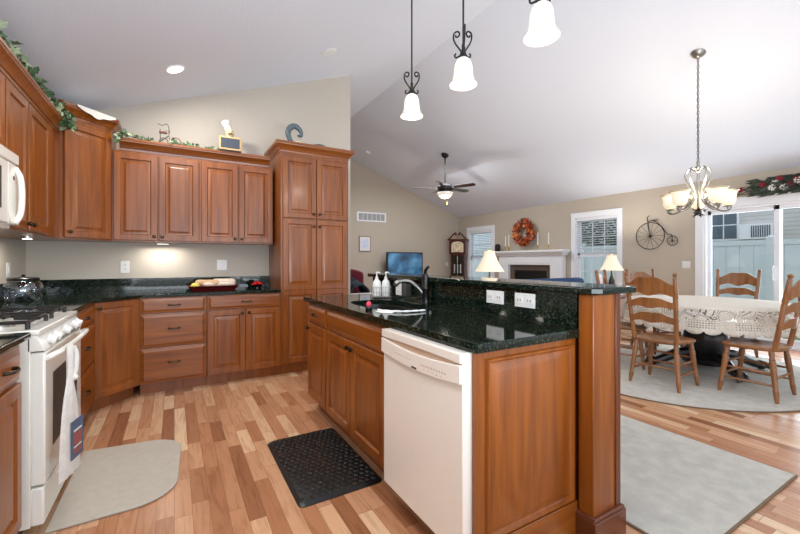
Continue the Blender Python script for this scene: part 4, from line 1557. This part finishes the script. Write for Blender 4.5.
MB().box(-.47, .47, -.045, -.03, .93, 1.0).box(-.47, .47, -.045, -.03, .0, .07).box(-.47, -.44, -.045, -.03, .07, .93).box(.44, .47, -.045, -.03, .07, .93).build('firebox_trim', M['iron'], t)
cs0 = None
for i, (yy, h_, lab) in enumerate(((6.93, .30, 'brass candlestick with white candle, far left on the mantel'), (6.82, .34, 'brass candlestick with white candle, left of the wreath'),
                                   (5.94, .34, 'brass candlestick with white candle, just right of the wreath'), (5.65, .32, 'brass candlestick with white candle, right end of the mantel'))):
    t = thing('candlestick', lab, 'candlestick', (7.13, yy, 1.465), 0, 'candlesticks on the mantel')
    MB().lathe([(0, .045), (.008, .045), (.016, .015), (.05, .012), (.06, .022), (.07, .012), (.10, .014), (.11, .026), (.12, .026), (.122, 0)], seg=16).build('holder', M['brass'], t)
    MB().lathe([(.12, .012), (h_ + .06, .011), (h_ + .063, .002), (h_ + .072, .001)], seg=12).build('candle', M['candle'], t)
tag(MB().box(-.05, .05, -.05, .05, 0, .16).box(-.04, .04, -.03, .03, .16, .185).build('small_speaker', M['black'], None, loc=(7.13, 7.20, 1.465), bevel=.006), 'small black box on the left end of the mantel', 'box')

# wreath
t = thing('autumn_wreath', 'round autumn leaf wreath above the fireplace', 'wreath', (XR - .09, 6.38, 1.90))
MB().tube([(0, .22 * math.cos(2 * PI * i / 24), .22 * math.sin(2 * PI * i / 24)) for i in range(24)], .035, 8, True).build('vine_ring', M['stem'], t)
r = random.Random(21)
for nm, m_, k_ in (('rust_leaves', 'autumn1', 130), ('amber_leaves', 'autumn2', 100), ('maroon_leaves', 'autumn3', 90)):
    g = MB()
    for i in range(k_):
        a_ = r.random() * 2 * PI
        q_ = r.uniform(.12, .28)
        p = Vector((r.uniform(-.10, .0), q_ * math.cos(a_), q_ * math.sin(a_) * 1.05))
        leaf_shape(g, p, rv(r) + Vector((0, math.cos(a_), math.sin(a_))), rv(r) + Vector((-1.5, 0, 0)), r.uniform(.06, .10))
    q_ = g.build(nm, M[m_], t, smooth=0)
    q_['kind'] = 'stuff'

# wall bicycle (penny farthing)
t = thing('wall_bicycle_ornament', 'black wire penny farthing bicycle ornament on the wall', 'wall ornament', (XR - .025, 3.62, 1.665))
# y decreases to the right in the photograph
cw = lambda cy, cz, r_, n=40: [(0, cy + r_ * math.cos(2 * PI * i / n), cz + r_ * math.sin(2 * PI * i / n)) for i in range(n)]
g = MB().tube(cw(.0, 0, .235), .006, 6, True)
for i in range(14):
    a_ = 2 * PI * i / 14
    g.tube([(0, 0, 0), (0, .23 * math.cos(a_), .23 * math.sin(a_))], .0025, 5)
g.ball((0, 0, 0), .02).build('large_wheel', M['iron'], t)
g = MB().tube(cw(-.355, -.10, .08, 24), .005, 6, True)
for i in range(8):
    a_ = 2 * PI * i / 8
    g.tube([(0, -.355, -.10), (0, -.355 + .078 * math.cos(a_), -.10 + .078 * math.sin(a_))], .002, 5)
g.ball((0, -.355, -.10), .014).build('small_wheel', M['iron'], t)
MB().tube([(-.008, 0, 0), (-.008, .03, .24), (-.008, .045, .33)], .007).tube(bez([(-.008, .03, .255), (-.008, -.08, .255), (-.008, -.2, .14), (-.008, -.28, .02), (-.008, -.345, -.0), (-.008, -.355, -.10)], 24), .006).tube([(-.008, .05, .33), (-.008, .0, .36)], .005).build('frame', M['iron'], t)
MB().box(-.02, .012, -.13, -.05, .262, .276).build('saddle', M['iron'], t, bevel=.004)

# swag above the door
t = thing('floral_swag', 'dark floral swag with red and white silk flowers above the patio door', 'swag', (XR - .01, 1.78, 2.20))
r = random.Random(33)
gl = MB()
for i in range(260):
    s_ = r.choice((-1, 1))
    p = Vector((-.05 + r.uniform(-.05, .03), r.uniform(-.35, .35), r.uniform(-.02, .16)))
    d_ = Vector((r.uniform(-.3, .1), s_ * r.uniform(.5, 1.4), r.uniform(-.35, .35)))
    leaf_shape(gl, p, d_, rv(r) + Vector((-1, 0, 0)), r.uniform(.10, .22), lobes=False)
gl.build('greenery', M['leafd'], t, smooth=0)['kind'] = 'stuff'
g = MB()
for s_ in (-1, 1):
    for i in range(9):
        z = .02 + .02 * i
        g.tube(bez([(-.05, s_ * .1, .08), (-.07, s_ * .38, .05 + r.uniform(-.06, .08)), (-.06, s_ * .68, r.uniform(-.06, .10))], 10), .005, 5)
g.build('twigs', M['leafd'], t)
for mt, nm, pts_ in (('flower_r', 'red_flower', [(-.05, .12), (.12, .16), (.30, .10), (-.22, .13), (-.36, .06), (.02, .06), (.55, .06), (-.48, .10)]), ('flower_w', 'white_flower', [(.08, .03), (-.06, .10), (-.12, .04), (.20, .04), (.17, .10)])):
    for y, z in pts_:
        g = MB()
        for i in range(9):
            a_ = i * 2.4
            d_ = Vector((-.5, math.cos(a_), math.sin(a_)))
            leaf_shape(g, Vector((-.10, y, z)), d_, Vector((-1, 0, 0)), .055)
        g.ball((-.11, y, z), .016, 8, 6)
        g.build(nm, M[mt], t, smooth=0)

# grandfather clock in the far corner
t = thing('grandfather_clock', 'dark mahogany grandfather clock standing in the far corner', 'clock', (6.97, 8.58, 0), -math.radians(52))
MB().box(-.25, .25, -.12, .14, 0, .5).box(-.27, .27, -.14, .15, 0, .08).box(-.20, .20, -.10, .13, .5, 1.45).build('case', M['mahogany'], t, bevel=.004)
MB().box(-.235, .235, -.12, .14, 1.42, 1.80).build('hood', M['mahogany'], t, bevel=.004)
MB().box(-.28, .28, -.15, .15, 1.80, 1.84).build('cornice', M['mahogany'], t, bevel=.004)
g = MB()
for s_ in (-1, 1):
    pp = bez([(s_ * .26, -.11, 1.85), (s_ * .2, -.11, 1.88), (s_ * .13, -.11, 1.96), (s_ * .06, -.11, 2.01), (s_ * .04, -.11, 1.97), (s_ * .07, -.11, 1.955)], 24)
    g.tube(pp, .022, 8)
g.build('scroll_pediment', M['mahogany'], t)
MB().lathe([(1.84, .03), (1.87, .03), (1.89, .012), (1.93, .024), (1.97, .008), (1.99, 0)], (0, -.11, 0), seg=12).build('finial', M['brass'], t)
g = MB()
arch = [(-.17, 1.47), (.17, 1.47), (.17, 1.68)] + [(.17 * math.cos(PI * i / 12), 1.68 + .09 * math.sin(PI * i / 12)) for i in range(1, 12)] + [(-.17, 1.68)]
g.prism_y(arch, -.127, -.118)
dl = g.build('dial', M['clockface'], t)
MB().tube([(.12 * math.cos(2 * PI * i / 24), -.129, 1.60 + .12 * math.sin(2 * PI * i / 24)) for i in range(24)], .004, 5, True).tube([(0, -.131, 1.60), (.03, -.131, 1.69)], .004, 5).tube([(0, -.131, 1.60), (-.06, -.131, 1.62)], .004, 5).build('hands', M['slot'], dl)
MB().box(-.15, .15, -.106, -.099, .62, 1.38).build('glass_door', M['firebox'], t)
MB().lathe([(0, .008), (1, .008)], (0, -.112, .8), (0, -.112, 1.36), seg=8).build('pendulum_rod', M['brass'], t)
MB().lathe([(0, .06), (1, .06)], (0, -.108, .75), (0, -.118, .75), seg=20).build('pendulum', M['brass'], t)
for x in (-.08, .01, .09):
    MB().lathe([(0, .024), (.24, .024), (.26, .005)], (x, -.135, .88), seg=12).build('weight', M['nickel'], t)

# television + console
t = thing('tv_console', 'low dark wooden console under the television', 'console', (5.3, 8.68, 0))
MB().box(-.75, .75, -.22, .24, .06, .66).build('body', M['mahogany'], t)
for x in (-.70, .70):
    for y in (-.17, .19):
        MB().box(x - .03, x + .03, y - .03, y + .03, 0, .06).build('leg', M['mahogany'], t)
for x in (-.73, .01):
    MB().panel(x, x + .72, .10, .62, [(a_, b_ - .22) for a_, b_ in DOORP]).build('door', M['mahogany'], t, smooth=20)
t = thing('television', 'flat television on the back wall console', 'television', (5.24, 8.66, .66))
MB().box(-.55, .55, -.03, .03, .13, .79).build('bezel', M['black'], t, bevel=.006)
MB().box(-.52, .52, -.033, -.029, .165, .76).build('screen', M['screen'], t)
MB().box(-.22, .22, -.11, .11, 0, .015).box(-.04, .04, -.02, .02, .015, .14).build('stand', M['black'], t)

# vent, picture
t = thing('wall_vent', 'white return air grille high on the back wall', 'vent', (4.42, YF, 2.36))
MB().box(-.42, .42, -.012, 0, -.12, .12).build('frame', M['trim'], t, bevel=.003)
g = MB()
for i in range(6):
    x = -.375 + i * .127
    g.box(x, x + .115, -.0135, -.0115, -.085, .085)
g.build('grille', plain('vent_grey', rgb(158, 158, 160), .6), t)
t = thing('framed_picture', 'small framed print on the back wall below the vent', 'picture', (4.22, YF, 1.66))
MB().box(-.165, .165, -.02, -.001, -.2, .2).build('frame', M['brown_fab'], t, bevel=.004)
MB().box(-.145, .145, -.022, -.0195, -.18, .18).build('mat', M['white_pl'], t)
MB().box(-.09, .09, -.0235, -.0215, -.12, .12).build('print', M['paper'], t)

# armchair + blanket + white box near the wall end
t = thing('armchair', 'burgundy upholstered armchair beyond the pantry wall', 'armchair', (2.55, 6.35, 0), math.radians(-20))
MB().box(-.40, .40, -.38, .38, .10, .42).build('base', M['burgundy'], t, bevel=.03)
MB().box(-.30, .30, -.40, .22, .42, .52).build('seat_cushion', M['burgundy'], t, bevel=.04)
g = MB()
out = [(-.40, .42), (.40, .42), (.40, .98)] + [(.40 * math.cos(PI * i / 10), .98 + .10 * math.sin(PI * i / 10)) for i in range(1, 10)] + [(-.40, .98)]
g.prism_y(out, .22, .40)
g.build('backrest', M['burgundy'], t, bevel=.03)
for s_ in (-1, 1):
    MB().box(*sorted((s_ * .40, s_ * .30)), -.38, .22, .42, .66).build('armrest', M['burgundy'], t, bevel=.03)
for x in (-.34, .34):
    for y in (-.32, .32):
        MB().lathe([(0, .02), (.10, .03)], (x, y, 0), seg=10).build('leg', M['mahogany'], t)
g = MB()
loops = []
for i in range(16):
    u = i / 15
    y = 5.90 + .38 * u
    wv = .015 * math.sin(u * 14)
    loops.append([(2.44 + wv, y - .06, .60), (2.55, y - .06, .80 + wv + .06 * u), (2.72, y - .05, .84 + wv + .08 * u), (2.86, y, .74 + wv), (2.93 + wv, y, .50), (2.91 + wv, y, .50),
                  (2.84, y, .715 + wv), (2.71, y - .05, .815 + wv + .08 * u), (2.56, y - .05, .775 + wv + .06 * u), (2.46 + wv, y - .06, .60)])
g.rings(loops)
tag(g.build('throw_blanket', M['blanket'], smooth=60), 'dark teal blanket heaped on the burgundy armchair', 'blanket')
t = thing('side_box', 'white louvred box standing before the burgundy armchair', 'box', (2.5, 5.55, 0))
MB().box(-.3, .3, -.15, .15, 0, .70).build('body', M['trim'], t, bevel=.01)
g = MB()
for i in range(5):
    g.box(.06 + i * .036, .078 + i * .036, -.154, -.149, .40, .64)
g.build('louvre', M['wall_k'], t)

# sofa
t = thing('sofa', 'navy blue sofa beyond the bar, mostly hidden by it', 'sofa', (5.1, 4.55, 0), 0)
MB().box(-1.05, 1.05, -.40, .45, .08, .42).build('base', M['sofa'], t, bevel=.03)
MB().box(-1.05, 1.05, -.44, -.22, .42, .93).build('backrest', M['sofa'], t, bevel=.06)
for s_ in (-1, 1):
    MB().box(*sorted((s_ * 1.05, s_ * .87)), -.22, .45, .42, .66).build('armrest', M['sofa'], t, bevel=.05)
    MB().box(*sorted((s_ * .01, s_ * .86)), -.22, .45, .42, .54).build('seat_cushion', M['sofa'], t, bevel=.03)
for x in (-.95, .95):
    for y in (-.33, .38):
        MB().lathe([(0, .025), (.08, .03)], (x, y, 0), seg=10).build('leg', M['mahogany'], t)


def table_lamp(label, loc, zt_, shade_z, r0, r1, hgt, group=None):
    tb = thing('end_table', label[1], 'table', loc)
    MB().lathe([(zt_ - .03, .26), (zt_ - .025, .27), (zt_, .27)], seg=32).build('tabletop', M['mahogany'], tb)
    MB().lathe([(.03, .04), (.2, .025), (.4, .04), (zt_ - .03, .03)], seg=16).build('pedestal', M['mahogany'], tb)
    for k in range(3):
        a_ = 2 * PI * k / 3
        MB().tube(bez([(0, 0, .15), (.12 * math.cos(a_), .12 * math.sin(a_), .12), (.24 * math.cos(a_), .24 * math.sin(a_), .015)], 8), .015, 6).build('leg', M['mahogany'], tb)
    lm = thing('table_lamp', label[0], 'lamp', (loc[0], loc[1], zt_))
    z0 = shade_z - zt_
    MB().lathe([(0, .07), (.015, .075), (.03, .03), (.08, .02), (z0 * .35, .055), (z0 * .6, .045), (z0 * .8, .015), (z0 + .06, .008)], seg=20).build('base', M['bronze'], lm)
    pf = []
    for i in range(13):
        u = i / 12
        pf.append((z0 + hgt * u, r1 + (r0 - r1) * (1 - u) ** 1.55))
    MB().lathe(pf, seg=32, cap=False).build('lamp_shade', M['lampshade'], lm, smooth=60)
    MB().lathe([(0, .01), (.01, .014), (.025, .006), (.03, 0)], (0, 0, z0 + hgt), seg=10).tube([(-r1, 0, z0 + hgt - .004), (0, 0, z0 + hgt), (r1, 0, z0 + hgt - .004)], .002, 5).tube([(0, 0, z0 + .05), (0, 0, z0 + hgt)], .003, 5).build('finial', M['brass'], lm)
    uplight('table_lamp_uplight', (loc[0], loc[1], shade_z + hgt + .04), 32)
    point('table_lamp_bulb', (loc[0], loc[1], shade_z + hgt * .5), 5, (1, .9, .78), .05)


table_lamp(('table lamp with white bell shade between the bar and fireplace', 'small round end table under the nearer bell shade lamp'), (3.54, 3.72, 0), .62, 1.085, .19, .065, .265)
table_lamp(('smaller looking table lamp with white shade before the right window', 'small round end table under the lamp by the right window'), (6.52, 3.87, 0), .62, 1.06, .19, .075, .255)

# ================================================================== CEILING FIXTURES
SL = math.atan((RZ - EZ) / (RX - XL))
SR = math.atan((RZ - EZ) / (XR - RX))


def scroll(side=1, flip=1, s_=1.0):
    pts = []
    for i in range(14):     # upper curl
        a_ = PI * 1.9 * (1 - i / 13)
        q_ = .008 + .014 * (i / 13)
        pts.append((q_ * math.cos(a_ + .4) + .038, 0, q_ * math.sin(a_ + .4) + .125))
    pts += [(.058, 0, .105), (.045, 0, .075), (.025, 0, .045), (.012, 0, .02), (.025, 0, .002), (.045, 0, .0), (.052, 0, .014), (.042, 0, .022)]
    return [(x * side * s_, y, z * s_) for x, y, z in pts]


pend = None
for i, (yy, lab) in enumerate(((2.54, 'frosted bell pendant light farthest over the bar'), (1.92, 'frosted bell pendant light, middle of the row over the bar'), (1.31, 'frosted bell pendant light nearest the camera over the bar'))):
    X = 1.60
    zcx = zc(X)
    zb = 2.35
    if i == 0:
        t = thing('pendant_light', lab, 'pendant light', (X, yy, zb), math.radians(-30), 'pendant lights over the bar')
        pend = t
        MB().lathe([(.172, .022), (.168, .030), (.156, .044), (.126, .056), (.085, .060), (.052, .063), (.032, .069), (.016, .077)], seg=32, cap=False).build('glass_shade', M['bulbglass'], t, smooth=60)
        MB().lathe([(.016, .077), (.006, .084), (.0, .087), (.001, .083), (.010, .076), (.020, .070)], seg=32, cap=False).build('shade_rim', M['rimglass'], t, smooth=60)
        MB().lathe([(.166, .026), (.178, .03), (.188, .026), (.20, .012), (.225, .011), (.26, .010)], seg=16).build('socket_cup', M['iron'], t)
        for k in range(3):
            a_ = 2 * PI * k / 3
            g = MB().tube([Vector((x, y, z + .19)) for x, y, z in bez(scroll(1, 1, 1.15), 60)], .0055, 6)
            g.xf(Matrix.Rotation(a_ + .5, 4, 'Z')).build('scroll', M['iron'], t)
        MB().lathe([(.24, .006), (zcx - zb - .02, .006)], seg=10).build('rod', M['iron'], t)
        g = MB().lathe([(-.03, .03), (-.02, .06), (.0, .062)], seg=24)
        g.xf(Matrix.Translation((0, 0, zcx - zb - .004)) @ Matrix.Rotation(math.radians(30), 4, 'Z') @ Matrix.Rotation(-SL, 4, 'Y')).build('canopy', M['iron'], t)
    else:
        t = copy_tree(pend)
        t.location = (X, yy, zb)
        t['label'] = lab
    point('pendant_bulb', (X, yy, zb - .10), 3.5, (1, .93, .82), .05)

# chandelier
CX, CY = 4.784, 1.907
zc0 = zc(CX)
t = thing('chandelier', 'pewter scroll arm chandelier with five lit glass shades above the table', 'chandelier', (CX, CY, 1.70))
MB().lathe([(0, .004), (.02, .03), (.035, .045), (.05, .02), (.07, .012), (.45, .012), (.46, .02), (.48, .016), (.50, .032), (.515, .034), (.525, .014), (.55, .012), (.57, .018), (.58, .003)], seg=20).build('central_column', M['pewter'], t)
g = MB()
for k in range(6):
    a_ = 2 * PI * k / 6
    leaf_shape(g, Vector((0, 0, .03)), Vector((math.cos(a_), math.sin(a_), -.6)), Vector((0, 0, 1)), .09, False)
    leaf_shape(g, Vector((0, 0, .035)), Vector((math.cos(a_ + .5), math.sin(a_ + .5), .7)), Vector((0, 0, 1)), .09, False)
g.build('base_leaves', M['iron'], t, smooth=0)
for k in range(5):
    a_ = 2 * PI * k / 5 + math.radians(-50)
    R_ = Matrix.Rotation(a_, 4, 'Z')
    pp = bez([(.01, 0, .46), (.05, 0, .50), (.09, 0, .50), (.115, 0, .44), (.095, 0, .35), (.05, 0, .26), (.045, 0, .19), (.08, 0, .13), (.14, 0, .08), (.20, 0, .045), (.26, 0, .045), (.285, 0, .08), (.26, 0, .11), (.235, 0, .095)], 60)
    arm = MB().tube(pp, .009, 8).xf(R_).build('arm', M['pewter'], t)
    pp = bez([(.13, 0, .09), (.16, 0, .12), (.155, 0, .165), (.12, 0, .175), (.10, 0, .15), (.12, 0, .135)], 24)
    MB().tube(pp, .007, 8).xf(R_).build('curl', M['pewter'], arm)
    MB().lathe([(.055, .006), (.08, .010), (.085, .035), (.095, .038), (.10, .02), (.115, .018)], (.255, 0, 0), seg=16).xf(R_).build('cup', M['pewter'], arm)
    MB().lathe([(.10, .030), (.112, .055), (.145, .068), (.20, .072), (.235, .080)], (.255, 0, 0), seg=28, cap=False).xf(R_).build('glass_shade', M['chandglass'], arm, smooth=60)
    MB().lathe([(.235, .082), (.248, .093), (.252, .097), (.250, .093), (.238, .079)], (.255, 0, 0), seg=28, cap=False).xf(R_).build('shade_rim', M['rimglass'], arm, smooth=60)
    p = R_ @ Vector((.255, 0, .29))
    point('chandelier_bulb', (CX + p.x, CY + p.y, 1.70 + p.z), 5, (1, .88, .72), .04)
uplight('chandelier_uplight', (CX, CY, 2.05), 8)
g = MB()
z = .58
k = 0
zt_ = zc0 - 1.70 - .05
while z < zt_:
    pts = []
    for i in range(12):
        a_ = 2 * PI * i / 12
        x, zz = .009 * math.cos(a_), .022 * math.sin(a_)
        pts.append((x if k % 2 else 0, 0 if k % 2 else x, z + .018 + zz))
    g.tube(pts, .0028, 5, True)
    z += .035
    k += 1
g.tube([(.004, 0, .58), (-.004, .003, .58 + (zt_ - .58) * .5), (.003, 0, zt_)], .002, 5)
g.build('chain', M['iron'], t)
g = MB().lathe([(-.055, .008), (-.045, .03), (-.02, .055), (0, .068)], seg=24)
g.xf(Matrix.Translation((0, 0, zc0 - 1.70 - .003)) @ Matrix.Rotation(SR, 4, 'Y')).build('canopy', M['pewter'], t)

# ceiling fan
FX, FY = 4.81, 6.35
zf0 = zc(FX)
zf = 2.52
t = thing('ceiling_fan', 'dark bladed ceiling fan with lit bowl in the family room', 'ceiling fan', (FX, FY, zf))
MB().lathe([(-.02, .003), (.0, .07), (.03, .125), (.07, .16), (.11, .168)], seg=32).build('light_bowl', M['bulbglass'], t, smooth=60)
MB().lathe([(.11, .17), (.125, .172), (.135, .12), (.155, .12), (.165, .15), (.22, .165), (.25, .15), (.28, .06), (.29, .02)], seg=32).build('motor_housing', M['iron'], t)
MB().lathe([(.28, .013), (zf0 - zf - .03, .013)], seg=12).build('downrod', M['iron'], t)
g = MB().lathe([(-.07, .02), (-.05, .055), (-.02, .075), (0, .08)], seg=24)
g.xf(Matrix.Translation((0, 0, zf0 - zf - .003)) @ Matrix.Rotation(SR, 4, 'Y')).build('canopy', M['iron'], t)
for k in range(5):
    a_ = 2 * PI * k / 5 + math.radians(5.5)
    R_ = Matrix.Rotation(a_, 4, 'Z') @ Matrix.Translation((0, 0, .205)) @ Matrix.Rotation(math.radians(-15), 4, 'X')
    pts = [(.20, -.045), (.32, -.06), (.60, -.065), (.66, -.05), (.68, 0), (.66, .05), (.60, .065), (.32, .06), (.20, .045)]
    bl = MB().prism(pts, -.004, .004).xf(R_).build('blade', M['blade'], t, smooth=30)
    MB().box(.10, .24, -.02, .02, -.012, -.005).xf(R_).build('blade_iron', M['pewter'], bl)
MB().tube([(.05, 0, .10), (.052, 0, -.12)], .0015, 5).ball((.052, 0, -.125), .01, 8, 6).build('pull_chain', M['brass'], t)
point('fan_bulb', (FX, FY, zf - .10), 14, (1, .93, .85), .08)

# recessed lights
for (x, y, lab, lit) in ((.006, 3.982, 'bright round recessed light in the ceiling over the back cabinets', True), (1.438, 3.958, 'small unlit recessed light in the ceiling above the pantry', False)):
    t = thing('recessed_light', lab, 'light', (x, y, zc(x)))
    R_ = Matrix.Rotation(-SL, 4, 'Y')
    MB().lathe([(-.006, .07), (-.004, .082), (-.001, .085), (0, .085)], seg=28).xf(R_).build('trim_ring', M['trim'], t)
    MB().lathe([(-.009, .066), (-.0055, .068)], seg=28).xf(R_).build('lens', M['puck'] if lit else M['trim'], t)
    if lit:
        a1 = area('recessed_beam', (x + .012, y, zc(x) - .03), (0, -SL, 0), .12, .12, 14, (1, .96, .9))
t = thing('smoke_detector', 'small white smoke detector on the ceiling near the back wall', 'detector', (3.88, 8.1, zc(3.88)))
MB().lathe([(-.035, .03), (-.03, .055), (-.01, .062), (0, .062)], seg=24).xf(Matrix.Rotation(SR, 4, 'Y')).build('case', M['trim'], t)
